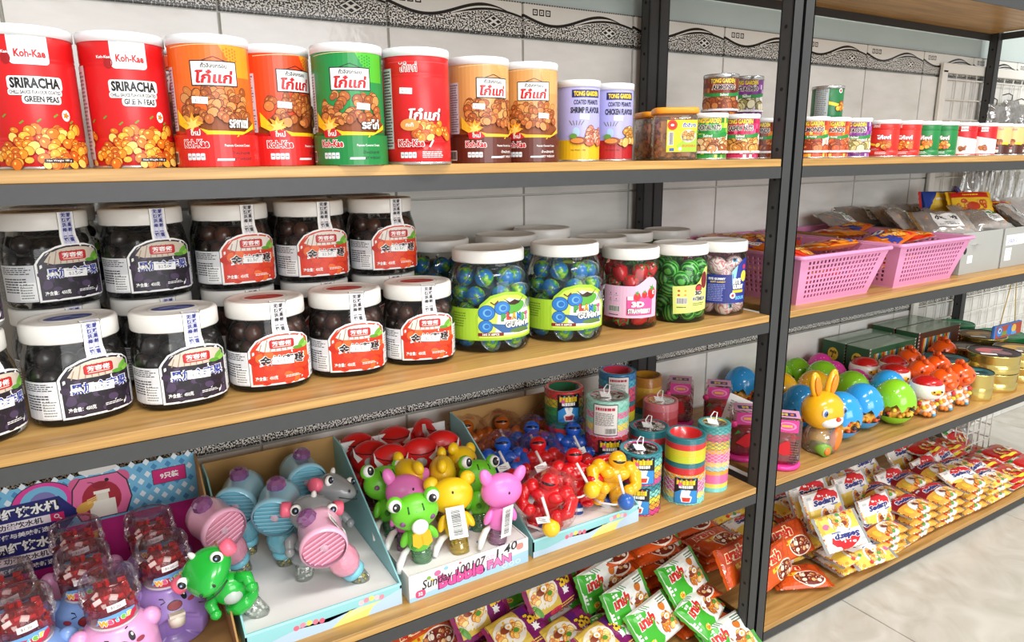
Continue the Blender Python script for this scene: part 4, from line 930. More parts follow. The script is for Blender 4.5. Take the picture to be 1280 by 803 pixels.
CR = [pack_proto('crisp_packet', 'snack packet', .062, .046, .022, [C('d8941e', .3), C('e0b020', .3)], p_crisp, 8, .007), pack_proto('crisp_packet', 'snack packet', .062, .046, .022, [C('28469c', .3), C('c8241c', .3)], p_blue, 9, .007)]
for i, (px, py, y, a, tl, k, lab) in enumerate([(1178, 258, .26, -10, 70, 1, 'red and blue crisp packet leaning at the back by the rear post'), (1200, 250, .25, 50, 60, 1, 'blue and yellow crisp packet sticking up behind the yellow one'), (1213, 258, .2, -6, 62, 0, 'yellow and red crisp packet standing above the grey box'), (1247, 266, .22, 4, 45, 0, 'yellow and red crisp packet lying back in the snack box')]):
    p = gy(px, py, y); lay(CR[k], (p.x, y, p.z), Matrix.Rotation(radians(a-20), 3, 'Z') @ Matrix.Rotation(radians(tl), 3, 'X'), lab)
# white wire grid panel with hanging things
WIRE = C('eceae2', .4); gx0, gx1, gz0, gz1, GY = 1.245, 2.35, .12, 1.325, .412
t = thing('wire_grid_panel', 'white wire grid panel hung on the tiled wall behind the right rack', 'grid panel', (gx0, GY, 0)); tag(t)
for k in range(int((gx1-gx0)/.062)+1): MB().tube([(.012+k*.062, 0, gz0), (.012+k*.062, 0, gz1)], .0022, 6).build('upright_wire', WIRE, t)
for k in range(int((gz1-gz0)/.062)+1): MB().tube([(0, -.004, gz0+k*.062), (gx1-gx0, -.004, gz0+k*.062)], .0022, 6).build('cross_wire', WIRE, t)
MB().box((-.006, -.002, (gz0+gz1)/2), (.03, .012, gz1-gz0), bev=.002).build('frame_side', WIRE, t); MB().box(((gx1-gx0)/2, -.002, gz1+.006), (gx1-gx0+.04, .012, .03), bev=.002).build('frame_top', WIRE, t)
for k, (px, py, lab) in enumerate(((1243, 150, 'crumpled clear bag hanging behind the rear post, upper left'), (1262, 144, 'crumpled clear bag of dark trinkets hanging from a hook'), (1278, 150, 'crumpled clear bag hanging at the top right edge'))):
    p = gy(px, py, .375); o = thing('hanging_bag', lab, 'bag', (p.x, .375, p.z-.07)); me, w = pack_mesh(.045, .06, .04, [CLEAR('d8d6d2', .25, .12, .12, .9, 50), FILM], .004, 20+k, .006); q = obj('film', me, o, (0, 0, .06)); q.rotation_euler = (radians(90), 0, 0)
    mb = MB(); R = random.Random(k)
    for j in range(9): mb.ball((R.uniform(-.025, .025), R.uniform(-.006, .006), R.uniform(.015, .09)), (.009, .006, .011), 8, 5)
    tag(mb.build('trinkets', C('4a3c36', .5, var=.3), o), kind='stuff'); MB().tube([(0, 0, .12), (0, .0, .135), (0, .012, .142), (0, .03, .138)], .0018, 6).build('hook', C('55504a', .4, metal=.6), o)
mb = MB()
for k in range(6):
    def f(i, j, k=k): return (1.36+k*.062+.022*sin(9*i+k), .368-.006*k+.012*sin(i*14+j*3+k), 1.01-.2*j+.01*sin(i*8))
    o = MB().grid(lambda i, j: Vector(f(i*.9, j))-Vector((1.36, .34, .8)) + Vector((i*.11, 0, 0)), 14, 8).build('plastic_film', CLEAR('dcdad4', .3, .12, .12, .6, 25), None, (1.36, .34, .8))
    tag(o, 'sheet of thin clear plastic hanging in folds above the grey boxes, %s' % ('nearest the post', 'second', 'third', 'fourth', 'fifth', 'farthest right')[k], 'plastic film')
# flat toy pack hanging on yellow cord below the second board
p = gy(1258, 413, .1); t = thing('hanging_toy_pack', 'blue and red toy pack hanging on yellow strings over the tins', 'toy pack', (p.x, .1, p.z-.018)); w, h = .16, .04
MB().box((0, 0, h/2), (w, .012, h), bev=.003).build('tray', C('3a78c8', .4), t)
P = Print(); P.rect(0, .02, .154, .036, C('a8442a')); P.rect(-.02, .014, .06, .012, C('6f8a3a')); P.ell(-.055, .022, .017, .015, C('2f7fd0')); P.ell(-.055, .024, .009, .008, C('d8e8f4')); P.ell(-.054, .024, .005, .005, INK); P.ell(.005, .02, .017, .017, C('2a70c8')); P.ell(.03, .022, .014, .013, C('d8b04a')); P.rect(.032, .008, .03, .008, C('4a9ae0')); P.lines(-.052, .006, .02, .006, 1, C('2440a0'), 3)
obj('front_print', P.mesh('p', on_flat(Matrix.Translation((0, -.0062, 0)))), t)
for s in (-1, 1): MB().tube([(s*.045, 0, h), (s*.006, 0, Z2-.036-(p.z-.018))], .0014, 6).build('string', C('c9a83a', .6), t)
mb = MB().tube([(p.x-.12, .09, Z2-.039), (p.x-.06, .09, Z2-.046), (p.x, .1, Z2-.037), (p.x+.1, .1, Z2-.04)], .003, 8); tag(mb.build('black_cable', BLACK), 'black cable bunched under the second board above the tins', 'cable')
# ================================================================== third board, left rack: display cartons and toys
CYAN = C('8fcbd0', .5); CYD = C('4f9aa2', .55); KRAFT = C('a9834e', .85, var=.12, vs=12); CWHITE = C('e9e8e6', .6)
def aim(base, px, py, L, near=True):
    d = ray(px, py).normalized(); q = CAM-Vector(base); b = -d.dot(q); c = q.dot(q)-L*L; s = b*b-c
    t = b if s < 0 else (b-sqrt(s) if near else b+sqrt(s)); return (CAM+d*t-Vector(base)).normalized()
def pose(axis, p, turn=0):
    """local z along axis, local -Y to the camera, then turned about the axis"""
    z = Vector(axis).normalized(); f = (CAM-Vector(p)).normalized(); y = -(f-z*f.dot(z)).normalized(); x = y.cross(z)
    return Matrix(((x.x, y.x, z.x), (x.y, y.y, z.y), (x.z, y.z, z.z))) @ Matrix.Rotation(radians(turn), 3, 'Z')
def carton(label, x0, x1, y0, y1, hb, hf, deck, side, inner, frontp=None, name='display_carton', deckm=CWHITE, sides=True, fm=None):
    t = thing(name, label, 'display box', ((x0+x1)/2, y0, Z3)); w, d = x1-x0, y1-y0; th = .0025
    MB().box((0, th/2, hf/2), (w, th, hf)).build('front_panel', fm or side, t)
    bp = MB().box((0, d-th*1.5, hb/2), (w, th, hb)).build('back_panel', inner, t)
    if sides:
        for s in (-1, 1): MB().prism([(0, 0), (d-th, 0), (d-th, hb), (d-.06, hb*.98), (0, hf)], 0, th, 0, Matrix(((0, 1, 0, s*(w/2)-(th if s > 0 else 0)), (1, 0, 0, 0), (0, 0, 1, 0), (0, 0, 0, 1)))).build('side_panel', side, t)
    else:
        for s in (-1, 1): MB().box((s*(w-th)/2, d/2, hf/2), (th, d-2*th, hf)).build('side_panel', side, t)
    MB().box((0, d/2, .001), (w-2*th, d-2*th, .002)).build('bottom', inner, t)
    if deck: MB().box((0, d/2, deck-.001), (w-2*th-.001, d-4*th, .002)).build('insert_deck', deckm, t)
    if frontp:
        P = Print(); frontp(P, w, hf); obj('front_print', P.mesh('front_print', on_flat()), t)
    return t
def p_hills(P, w, h):
    P.rect(0, h-.002, w, .004, C('a8e0e4')); P.poly([(-w/2, 0), (w*.5, 0), (w*.5, h*.75), (w*.34, h*.5), (w*.2, h*.55), (0, h*.35), (-w*.2, h*.5), (-w*.38, h*.3), (-w/2, h*.34)], C('b4cfe6'))
    P.poly([(w*.02, 0), (w*.26, 0), (w*.3, h*.4), (w*.14, h*.52)], C('e6dc7c')); P.poly([(w*.08, h*.18), (w*.3, h*.36), (w*.36, h*.52), (w*.16, h*.5)], C('d4e2a0'))
    for k, c in enumerate(('e06a7c', 'e88fa0', 'f0d060', 'e57a8c', 'd8607a')): P.ell(-w*.2+k*w*.04, h*.55+.002*sin(k), .0042, .0042, C(c)); P.ell(w*.22+k*w*.035, h*.7+.002*sin(k), .0042, .0042, C(('f0c0c8', 'e88fa0', 'f0dc6c')[k % 3]))
DK = Z3+.031
carton('cyan display carton holding grey and green dinosaur toys', -1.031, -.802, .03, .345, .168, .036, .031, CYAN, KRAFT, p_hills)
carton('cyan display carton holding the boxing figures', -.563, -.327, .027, .345, .166, .034, .03, CYAN, KRAFT, p_hills)
def p_fan(P, w, h):
    P.poly([(-w/2, 0), (w/2, 0), (w/2, h*.5), (w*.2, h*.42), (-w*.1, h*.3), (-w*.3, h*.22), (-w/2, h*.16)], C('a3cdea'))
    P.text('Bubble', -.018, h*.42, h*.5, C('e0509a'), w=.08, bold=.035, out=C('7a1c5c'), ow=.025, rot=.02); P.text('FAN', .052, h*.42, h*.36, C('e878b4'), w=.045, bold=.035, out=C('7a1c5c'), ow=.03)
    for u, v, r, c in ((-.06, .8, .006, 'e06a9a'), (-.075, .72, .004, '7aa84a'), (-.045, .88, .004, '8ac0e0'), (-.07, .6, .003, 'e8c84a'), (-.02, .9, .0025, 'd84a5a')): P.ell(u, h*v, r, r*.8, C(c))
    P.rrect(-.09, h*.22, .017, .013, .005, C('d84a7a')); P.text('32', -.09, h*.22, .006, WHITE, bold=.03); P.rrect(.092, h*.76, .014, .012, .005, C('e88a80'))
    for k in range(3): P.ell(.062+k*.013, h*.17, .005, .004, C('d8ecf8')); P.ell(.062+k*.013, h*.17, .0035, .0028, C('a3cdea'))
    P.lines(.03, h*.72, .05, .006, 2, C('e0a0c0'), 4)
    # handwriting
    P.text('Sunday 100107', -.03, h*.55, h*.46, INK, w=.115, bold=.012, shear=.25, rot=.07); P.text('1.40', .066, h*.83, h*.34, INK, w=.042, bold=.012, shear=.2, rot=.15)
carton('white bubble fan carton with handwritten date and price', -.792, -.575, .024, .345, .15, .045, .044, CWHITE, CWHITE, p_fan, sides=False)
P = Print()
Rn = random.Random(3)
for k in range(16): P.ell(Rn.uniform(-.1, .1), Rn.uniform(.015, .3), Rn.uniform(.004, .008), Rn.uniform(.003, .006), C(Rn.choice(('8a9a5a', 'c86a5a', '5a8ac0', '9a7ab0'))))
obj('deck_print', P.mesh('deck_print', lambda u, v, d: Vector((u, v, .0443+d))), bpy.data.objects['display_carton.002'])
# water dispenser carton with printed back card
MAG = C('b8227c', .5)
def wcarton():
    t = carton('magenta and blue printed carton with toy water dispensers', -1.36, -1.04, 0.02, .33, .197, .03, 0, KRAFT, KRAFT, None, sides=True, fm=MAG)
    P = Print(); LB = C('6fb4d8', .5); DB = C('1d1f6c', .5)
    def face(P, v0):
        P.rect(0, v0+.04, .32, .082, LB)
        for i in range(30):
            for j in range(8): 
                if (i+j) % 2 == 0: P.poly([(-.15+i*.0103, v0+.002+j*.0105), (-.145+i*.0103, v0+.008+j*.0105), (-.15+i*.0103, v0+.014+j*.0105), (-.155+i*.0103, v0+.008+j*.0105)], C('d9e6ee' if j % 3 else '3f86b8'))
        # round badge with small blue dispenser
        P.ell(-.055, v0+.047, .042, .036, INK, 26); P.ell(-.055, v0+.047, .0405, .0345, C('d83a94'), 26); P.ell(-.055, v0+.05, .03, .026, LB, 24); P.ell(-.055, v0+.047, .019, .02, C('7a74b0'), 18); P.poly([(-.066, v0+.03), (-.044, v0+.03), (-.046, v0+.05), (-.064, v0+.05)], C('38345c')); P.rect(-.055, v0+.036, .014, .011, C('e4e0d4'))
        # pink dispenser picture
        P.ell(.02, v0+.086, .026, .008, C('d8d6d2'), 18)
        P.ell(.05, v0+.066, .012, .012, C('d05a8a'), 12); P.ell(-.01, v0+.066, .012, .012, C('d05a8a'), 12)
        P.poly([(-.012, v0+.004), (.052, v0+.004), (.062, v0+.03), (.058, v0+.06), (.046, v0+.076), (-.006, v0+.076), (-.018, v0+.06), (-.022, v0+.03)], INK); P.poly([(-.01, v0+.0055), (.05, v0+.0055), (.06, v0+.03), (.056, v0+.059), (.045, v0+.0745), (-.005, v0+.0745), (-.016, v0+.059), (-.02, v0+.03)], C('dd6a9a'))
        P.ell(.02, v0+.036, .027, .03, C('a01c30'), 20); P.rect(.02, v0+.02, .036, .028, C('e6e2d6')); P.rect(.021, v0+.041, .017, .014, C('dcd6c6')); P.rect(.021, v0+.048, .022, .005, C('efeadd')); P.ell(.02, v0+.0595, .01, .006, C('8a1424')); P.ell(.03, v0+.066, .003, .003, BLACK); P.line([(.004, v0+.067), (.008, v0+.0665), (.012, v0+.064)], .0012, BLACK)
        P.rrect(.118, v0+.052, .05, .026, .001, INK); P.rrect(.118, v0+.052, .048, .024, .001, C('c81e70')); P.text('9只装', .118, v0+.052, .011, WHITE, bold=.03)
    face(P, .117)
    def band(v0, full):
        P.poly([(-.16, v0-.018), (-.035, v0-.018), (-.012, v0+.008), (-.035, v0+.04), (-.16, v0+.04)], C('1d1f6c'))
        P.text('网红饮水机', -.0815, v0+.027, .018, WHITE, w=.088, bold=.03, out=BLACK, ow=.04); P.rect(-.09, v0+.007, .08, .013, C('f0e8f0')); P.text('多功能饮水机', -.094, v0+.007, .0098, INK, w=.068, bold=.02); P.rect(-.041, v0+.007, .018, .013, C('d81e6c')); P.ell(-.042, v0+.008, .0036, .0036, WHITE); P.ell(-.042, v0+.008, .0022, .0022, C('d81e6c')); P.line([(-.039, v0+.005), (-.036, v0+.002)], .0016, WHITE)
        P.text('颜值与美味新选择！', -.082, v0-.009, .0085, WHITE, w=.084, bold=.02); P.ell(-.004, v0+.012, .013, .008, C('d9a84a'), 12, .4)
        for k in range(3): P.line([(0, v0+.016+k*.003), (.014, v0+.02+k*.003)], .002, C('e8c070'))
    P.rect(0, .06, .32, .115, MAG); band(.133, 1); band(.078, 0)
    obj('back_print', P.mesh('back_print', on_flat(Matrix.Translation((.0, .3045, 0)))), t); return t
wcarton()
# toy water dispensers
def dispenser(hexb):
    t = thing('water_dispenser_toy', '-', 'toy'); bm = C(hexb, .3, coat=.2); dk = C(hexb, .5); R, H = .047, .088
    mb = MB(); nu, nv = 72, 30
    def f(i, j):
        a = 2*pi*i-pi/2; z = H*j; prof = [(0, .86), (.05, .97), (.3, 1.02), (.6, .98), (.8, .86), (.93, .68), (1, .5)]
        for (za, ra), (zb, rb) in zip(prof, prof[1:]):
            if j <= zb: r = ra+(rb-ra)*(j-za)/(zb-za); break
        r *= R; an = (a+pi/2+pi) % (2*pi)-pi; arch = .62*sqrt(max(0, 1-(max(0, j-.3)/.27)**2)) if j < .57 else 0
        if abs(an) < arch and j > .06: r *= .5
        return (r*cos(a)*1.05, r*sin(a), z)
    mb.grid(f, nu, nv); mb.lathe([(R*.45, H-.001), (R*.5, H)], 24, 0); b = mb.build('body', bm, t)
    for s in (-1, 1): MB().ball((s*.041, -.004, .071), (.013, .011, .014), 14, 9).build('ear', bm, t)
    MB().lathe([(.011, 0), (.0115, .012), (.0095, .014), (.0095, .02)], 18, 0, TR((0, -.043, .038))).box((0, -.05, .056), (.02, .008, .004), 0).build('spout', C('e6dccb', .4), t)
    P = Print(.0002); c = C('8a1c28'); P.ell(0, .066, .0105, .0065, BLACK, 16); P.ell(0, .066, .0095, .0055, c, 16); P.ell(.016, .074, .0045, .0055, BLACK); P.ell(.0172, .0758, .0016, .0018, WHITE); P.line([(-.022, .077), (-.016, .0765), (-.0125, .073), (-.019, .071)], .0012, BLACK); P.ell(.025, .066, .0065, .003, C('9a3a4c')); P.ell(-.025, .066, .0065, .003, C('9a3a4c')); P.line([(.011, .083), (.017, .084)], .001, BLACK)
    def onb(u, v, d):
        k = v/H; prof = [(0, .86), (.05, .97), (.3, 1.02), (.6, .98), (.8, .86), (.93, .68), (1, .5)]
        for (za, ra), (zb, rb) in zip(prof, prof[1:]):
            if k <= zb: r = ra+(rb-ra)*(k-za)/(zb-za); break
        r = r*R+.0006+d; w = u/R; return Vector((r*sin(w)*1.05, -r*cos(w), v))
    obj('face', P.mesh('face', onb, du=.006, dv=.004), b)
    # clear tank with candy
    tz = H-.002; TK = CLEAR('faf4f6', .02, .0, .05, fr=.65)
    tk = MB().lathe([(.026, tz), (.031, tz+.006), (.033, tz+.032), (.036, tz+.034), (.036, tz+.037), (.0335, tz+.04), (.0345, tz+.057), (.032, tz+.0635), (.025, tz+.0655), (.021, tz+.063), (.004, tz+.063)], 32).build('tank', TK, t)
    mb = MB(); Rr = random.Random(5)
    for k in range(85):
        a, r, z = Rr.uniform(0, 6.3), .03*sqrt(Rr.random()), Rr.uniform(.004, .046); mb.box((0, 0, 0), (.009, .006, .004), Rr.randrange(3) if Rr.random() < .9 else 3, TR((r*cos(a)*.9, r*sin(a)*.9, tz+z), Rr.uniform(0, 3), Rr.uniform(0, 3), 0))
    mb.lathe([(.018, tz+.002), (.02, tz+.04)], 12, 0); tag(mb.build('candy', [C('a3141c', .3), C('7a0f16', .3), C('c4242a', .3), C('f0d8d0', .4)], tk), kind='stuff')
    MB().lathe([(.02, tz-.001), (.0285, tz-.0005), (.0285, tz+.003), (.02, tz+.003)], 28).build('collar', C('e8e0e4', .3), t)
    P = Print(.0001); P.poly([(-.024, .012), (-.02, .022), (-.008, .024), (.008, .026), (.024, .024), (.026, .016), (.02, .01), (0, .007), (-.014, .008)], C('6aa6dc')); P.poly([(-.023, .012), (-.008, .02), (.01, .018), (.025, .022), (.026, .016), (.02, .01), (0, .007), (-.014, .008)], C('c82a4c'))
    for k, (ch, c) in enumerate(zip('Water', ('f0b030', 'e05a8a', '5ac0d8', '7ac04a', 'f0d050'))): P.text(ch, -.0145+k*.0075, .0145+.001*k, .0085 if k == 0 else .0068, C(c), bold=.05, out=WHITE, ow=.06)
    P.rect(.002, .0345, .022, .0085, STK, .08); P.text('$1.20', .001, .034, .0042, GREY, bold=0); obj('tank_label', P.mesh('tank_label', lambda u, v, d: on_cyl(.0345)(u, v+tz, d), du=.005), t)
    return t
DIS = {k: dispenser(h) for k, h in (('purple', '9a7cc0'), ('pink', 'eaa6d6'), ('blue', '7fa3de'))}; seen = {}
def put_proto(pr, key, loc, rot, label, group=None):
    e = rot.to_euler() if isinstance(rot, Matrix) else (0, 0, rot)
    if key not in seen: seen[key] = 1; pr.location = loc; pr.rotation_euler = e; tag(pr, label, None, group); return pr
    return dup(pr, loc, 0, label, group, e)
TT = Z3+.003+.156
for key, px, py, off, lab in (('purple', 200, 668, 8, 'purple bear water dispenser toy next to the green dinosaur'), ('pink', 133, 712, 4, 'pink bear water dispenser toy at the front of the carton'), ('blue', 22, 737, 0, 'bear water dispenser toy cut by the lower left corner'),
        ('blue', 100, 682, -10, 'blue bear water dispenser toy behind the pink one'), ('purple', 184, 637, 5, 'bear water dispenser toy at the back right of the carton'), ('pink', 92, 650, 0, 'bear water dispenser toy at the back against the printed card'), ('purple', 0, 706, 0, 'bear water dispenser toy behind the one in the lower left corner')):
    p = gz(px, py, TT); put_proto(DIS[key], 'dis'+key, (p.x, p.y, Z3+.0025), facing(p, off), lab)
# ------------------------------------------------------------------ dinosaur candy toys
TUBE = CLEAR('eef2ee', .06, .06, .05); BEAD = C('efeeea', .4); PKE = C('f06a84', .35)
def beads(parent, z0, z1, r, cols, seed=1):
    mb = MB(); R = random.Random(seed)
    for k in range(34): a, q = R.uniform(0, 6.3), r*.8; mb.ball((q*cos(a), q*sin(a), R.uniform(z0, z1)), r*.2, 6, 4, R.randrange(len(cols)))
    return tag(mb.build('beads', cols, parent), kind='stuff')
def dino(hexc_, belly):
    t = thing('dinosaur_toy', '-', 'toy'); m = C(hexc_, .25, coat=.3); m2 = C(belly, .3)
    tb = MB().lathe([(.0105, -.004), (.012, -.003), (.0135, .03)], 24).build('tube', TUBE, t); beads(t, 0, .016, .011, [BEAD])
    MB().lathe([(.012, .026), (.0205, .029), (.0235, .036), (.0205, .043), (.018, .044)], 28, 0, shape=lambda a: 1+.05*sin(9*a)).build('skirt', m, t)
    b = MB().ball((0, 0, .058), (.021, .018, .021), 22, 14).build('body', m, t); MB().ball((0, -.0055, .055), (.0145, .0145, .0145), 18, 12).build('belly', m2, b)
    for s in (-1, 1): MB().tube([(s*.017, -.002, .066), (s*.027, -.008, .06), (s*.026, -.018, .053)], [.0075, .0075, .006], 10).ball((s*.026, -.019, .0525), .0068, 10, 7).build('arm', m, t)
    mb = MB()
    def f(i, j):
        a = 2*pi*i; th = -pi/2+pi*j; x, y, z = cos(th)*cos(a), cos(th)*sin(a), sin(th); sn = max(0, -y)
        return (.031*x*(1-.12*sn), .027*y-(.014*sn**2), .1+.0235*z*(1-.18*sn)-.004*sn)
    mb.grid(f, 32, 18); h = mb.build('head', m, t)
    for s in (-1, 1):
        MB().ball((s*.0235, -.012, .111), (.0075, .0055, .008), 14, 9, 0).ball((s*.0245, -.0155, .112), (.0048, .004, .0052), 12, 8, 1).ball((s*.0245, -.0185, .1135), .0016, 8, 5, 2).build('eye', [WHITE, BLACK, C('9ab4e0')], h)
        MB().lathe([(.009, 0), (.0105, .002), (.0105, .011), (.008, .0135)], 20, 0, TR((s*.028, .003, .104), ry=s*pi/2)).build('earmuff', PKE, t)
        MB().ball((s*.009, -.0395, .0985), (.0018, .0015, .0024), 8, 5).build('nostril', C('2a2a2a'), h)
    MB().tube([(-.02, -.031, .0885), (-.01, -.0385, .0875), (0, -.0405, .0872), (.01, -.0385, .0875), (.02, -.031, .0885)], .0009, 6).build('mouth', C('2f3a30'), h)
    MB().ball((0, .003, .1235), (.004, .004, .008), 10, 7).build('horn', C('d8d4d0', .3), h); MB().tube([(.0, .014, .112), (0, .02, .1), (0, .017, .07)], [.004, .006, .004], 8).build('crest', C('3a9a50', .3), t)
    return t
DG, DR = dino('1fae3a', 'b9c2bc'), dino('8b8e90', 'a8aaac')
DG.scale = DR.scale = (1.13,)*3
def place_toy(pr, key, b, h, L, lab, near=True, turn=0, z=DK, group=None):
    p = gz(b[0], b[1], z); ax = aim(p, h[0], h[1], L, near); return put_proto(pr, key, p, pose(ax, p, turn), lab, group)
place_toy(DG, 'dg', (326, 766), (258, 712), .113, 'green dinosaur toy with pink earmuffs leaning over the carton edge', True, -25)
place_toy(DR, 'dr', (380, 722), (390, 641), .113, 'grey dinosaur toy with pink earmuffs behind the pink candy fan', True, 10)
place_toy(DR, 'dr', (405, 700), (416, 607), .113, 'grey dinosaur toy at the back turned to the right', True, 50)
# hair-dryer shaped candy fans
def dryer(hexb, hexh):
    t = thing('candy_fan_toy', '-', 'toy'); m = C(hexb, .25, coat=.3); mh = C(hexh, .2, coat=.4, bump=.6, bs=130)
    MB().lathe([(.009, -.004), (.0105, -.003), (.0115, .018)], 20).build('tube', TUBE, t); beads(t, 0, .012, .009, [C('c9b82a', .3), C('5a4a1a', .3)], 3)
    MB().lathe([(.012, .016), (.0145, .017), (.0145, .023), (.013, .025)], 24).build('cap', C('7cc4d6', .3), t)
    MB().lathe([(.012, .024), (.0175, .032), (.0195, .045), (.017, .058), (.0125, .068), (.012, .075)], 22, 0, shape=lambda a: 1+.03*sin(7*a)).build('handle', mh, t)
    T = TR((0, .012, .09), rx=radians(90)); d = MB().lathe([(.018, -.022), (.024, -.018), (.0265, -.004), (.0255, .022), (.0285, .028), (.0285, .034), (.026, .036)], 36, 0, T, caps=(1, 0)).build('drum', m, t)
    MB().lathe([(.0255, .031), (.001, .032)], 32, 0, T, caps=(0, 0)).build('fan_back', C(hexh, .4), d)
    for k in range(7): w = .05*sqrt(max(.05, 1-((k-3)/3.8)**2)); MB().box((0, -.0222, .0725+k*.0058), (w, .0012, .0014)).build('grille_bar', m, d)
    MB().ball((0, -.021, .09), (.0055, .002, .0055), 12, 7).build('fan_hub', C('caa0b0', .3), d)
    MB().lathe([(.009, .112), (.0125, .117), (.0115, .124), (.006, .128)], 10, 0, TR((0, .01, 0)), sm=False).build('crystal_knob', CLEAR('b878b8', .35, .12, .05, .4, 60), t)
    return t
FP, FB = dryer('eeb4cf', 'dd93a8'), dryer('8fbfd2', '6fb0c2')
FP.scale = FB.scale = (1.22,)*3
def place_dir(pr, key, b, h, L, lab, turn, near=True): return place_toy(pr, key, b, h, L*1.22, lab, near, turn)
place_dir(FP, 'fp', (452, 724), (402, 672), .09, 'pink candy fan toy with barcode lying over the front of the carton', -18, True)
place_dir(FP, 'fp', (305, 712), (270, 655), .09, 'dusky pink candy fan toy behind the green dinosaur', 12)
place_dir(FB, 'fb', (312, 690), (300, 622), .09, 'blue candy fan toy at the back turned to the left', -22)
place_dir(FB, 'fb', (357, 704), (347, 635), .09, 'blue candy fan toy behind the grey dinosaur', -15)
place_dir(FB, 'fb', (372, 668), (378, 596), .09, 'blue candy fan toy at the back corner, partly covered', 20)
tg = [o for o in bpy.data.objects if o.name.startswith('candy_fan_toy')][0]
P = Print(); P.rect(0, 0, .016, .042, WHITE); P.bars(0, 0, .03, .009, INK, 3, 22)
P.v = P.v[:4]+[(y, x, d) for x, y, d in P.v[4:]]; obj('barcode_tag', P.mesh('barcode_tag', lambda u, v, d: Vector((.0268*cos(.35)+d, .0, .095)) + Vector((-.1*u*.3, u*.9-.004, v*.9))), tg)
# ------------------------------------------------------------------ bubble fan animals
DF = Z3+.0447
def fan_base(t, hexb, tubec, seed=1):
    m = C(hexb, .35, coat=.1); MB().lathe([(.0115, -.005), (.0125, -.004), (.0125, .018), (.0105, .02)], 20).build('tube', CLEAR(tubec, .16, .08, .05), t)
    for k in range(3): MB().lathe([(.0115, .001+k*.006), (.013, .002+k*.006), (.0115, .003+k*.006)], 20, caps=(0, 0)).build('tube_ring', CLEAR(tubec, .3, .1, .05), t)
    MB().lathe([(.0105, .018), (.0145, .022), (.0165, .032), (.0145, .046), (.009, .053)], 22).build('body', m, t)
    for s in (-1, 1): MB().ball((0, 0, 0), (.0055, .005, .0115), 12, 8, 0, TR((s*.018, -.003, .037), ry=s*-.45)).build('arm', m, t)
    return m
def handle_(t): MB().tube([(-.012, .002, .022), (-.022, -.004, .018), (-.03, -.01, .009), (-.034, -.014, -.001)], [.003, .0045, .005, .003], 8).build('handle', C('e4e4e2', .3), t)
def tag_paper(t, w, h, z, y, rz):
    P = Print(); P.rect(0, 0, w, h, WHITE); b = Print(); P.bars(0, 0, h*.8, w*.5, INK, 7, 24); P.v = P.v[:4]+[(y_, x_, d) for x_, y_, d in P.v[4:]]
    T = TR((0, y, z), rz=rz); obj('barcode_tag', P.mesh('barcode_tag', on_flat(T)), t)
def frog():
    t = thing('frog_fan', '-', 'toy'); m = fan_base(t, '6cc82c', '8fcf9a'); h = MB().ball((0, 0, .07), (.0305, .0195, .0235), 24, 14).build('head', m, t)
    for s in (-1, 1):
        MB().ball((s*.0235, -.004, .089), (.0105, .0085, .0105), 16, 10, 0).ball((s*.0238, -.0085, .0895), (.0085, .006, .0085), 14, 9, 1).ball((s*.023, -.0125, .0893), (.0052, .0035, .006), 12, 8, 2).ball((s*.0245, -.0158, .0915), .0016, 6, 4, 1).build('eye', [m, WHITE, BLACK], h)
        MB().ball((s*.0185, -.0148, .0655), (.0042, .002, .0034), 10, 6).build('cheek', C('7a4a78'), h)
    for k in (-.009, 0, .009): MB().tube([(k, -.0128, .086), (k*1.05, -.0172, .0785)], .0011, 6).build('stripe', C('1c5a1c'), h)
    bl = [(0, 0), (.011, -.006), (.0125, -.02), (.006, -.0255), (-.001, -.021)]
    for s in (-1, 1): MB().prism([(x*s, z+.061) for x, z in bl], -.0285, -.0255).build('fan_blade', C('f0b422', .3), t)
    MB().lathe([(.0095, 0), (.0105, .002), (.0085, .005), (.003, .006)], 18, 0, TR((0, -.0235, .0625), rx=radians(90))).build('fan_hub', WHITE, t); handle_(t)
    for s in (-1, 1): MB().ball((s*.01, -.0145, .03), (.004, .0025, .004), 10, 6).build('button', C('3f9a1e'), t)
    return t
def ear_animal(name, hexb, tubec, ear):
    t = thing(name, '-', 'toy'); m = fan_base(t, hexb, tubec); h = MB().ball((0, 0, .071), (.0295, .0195, .0235), 24, 14).build('head', m, t)
    for s in (-1, 1): MB().ball((0, 0, 0), ear, 14, 9, 0, TR((s*.025, 0, .09), ry=s*.5)).build('ear', m, t)
    MB().ball((.001, -.0193, .074), (.0015, .0012, .002), 8, 5).build('eye', BLACK, h); handle_(t); return t
FR = frog(); YB = ear_animal('bear_fan', 'f2c618', 'e8d24a', (.0105, .007, .0095)); PG = ear_animal('pig_fan', 'e97ac4', 'd8a8cc', (.0085, .006, .0135))
def ring_head():
    t = thing('red_fan', '-', 'toy'); m = fan_base(t, 'd41a1c', 'd08080'); h = MB().ball((0, 0, .072), (.0305, .017, .026), 24, 14).build('head', m, t)
    MB().ball((0, -.0145, .0655), (.0095, .004, .0085), 14, 8).build('fan_hub', C('b4b8ba', .3), h)
    for s in (-1, 1):
        MB().prism([(s*x, z) for x, z in ((.011, .071), (.021, .079), (.0245, .088), (.0235, .075), (.018, .066))], -.0158, -.0095).build('side_plate', C('e2e2e0', .3), h)
    MB().tube([(-.022, -.0115, .081), (-.012, -.0158, .078), (0, -.0172, .0765), (.012, -.0158, .078), (.022, -.0115, .081)], .0008, 5).build('groove', C('4a0c10'), h); return t
RH_ = ring_head()
for o_ in (FR, YB, PG, RH_): o_.scale = (1.25,)*3
tag_paper(YB, .024, .04, .036, -.0225, 0)
place_toy(FR, 'fr', (528, 699), (518, 638), .09, 'green frog bubble fan at the front left with yellow beak fan', True, 8, DF)
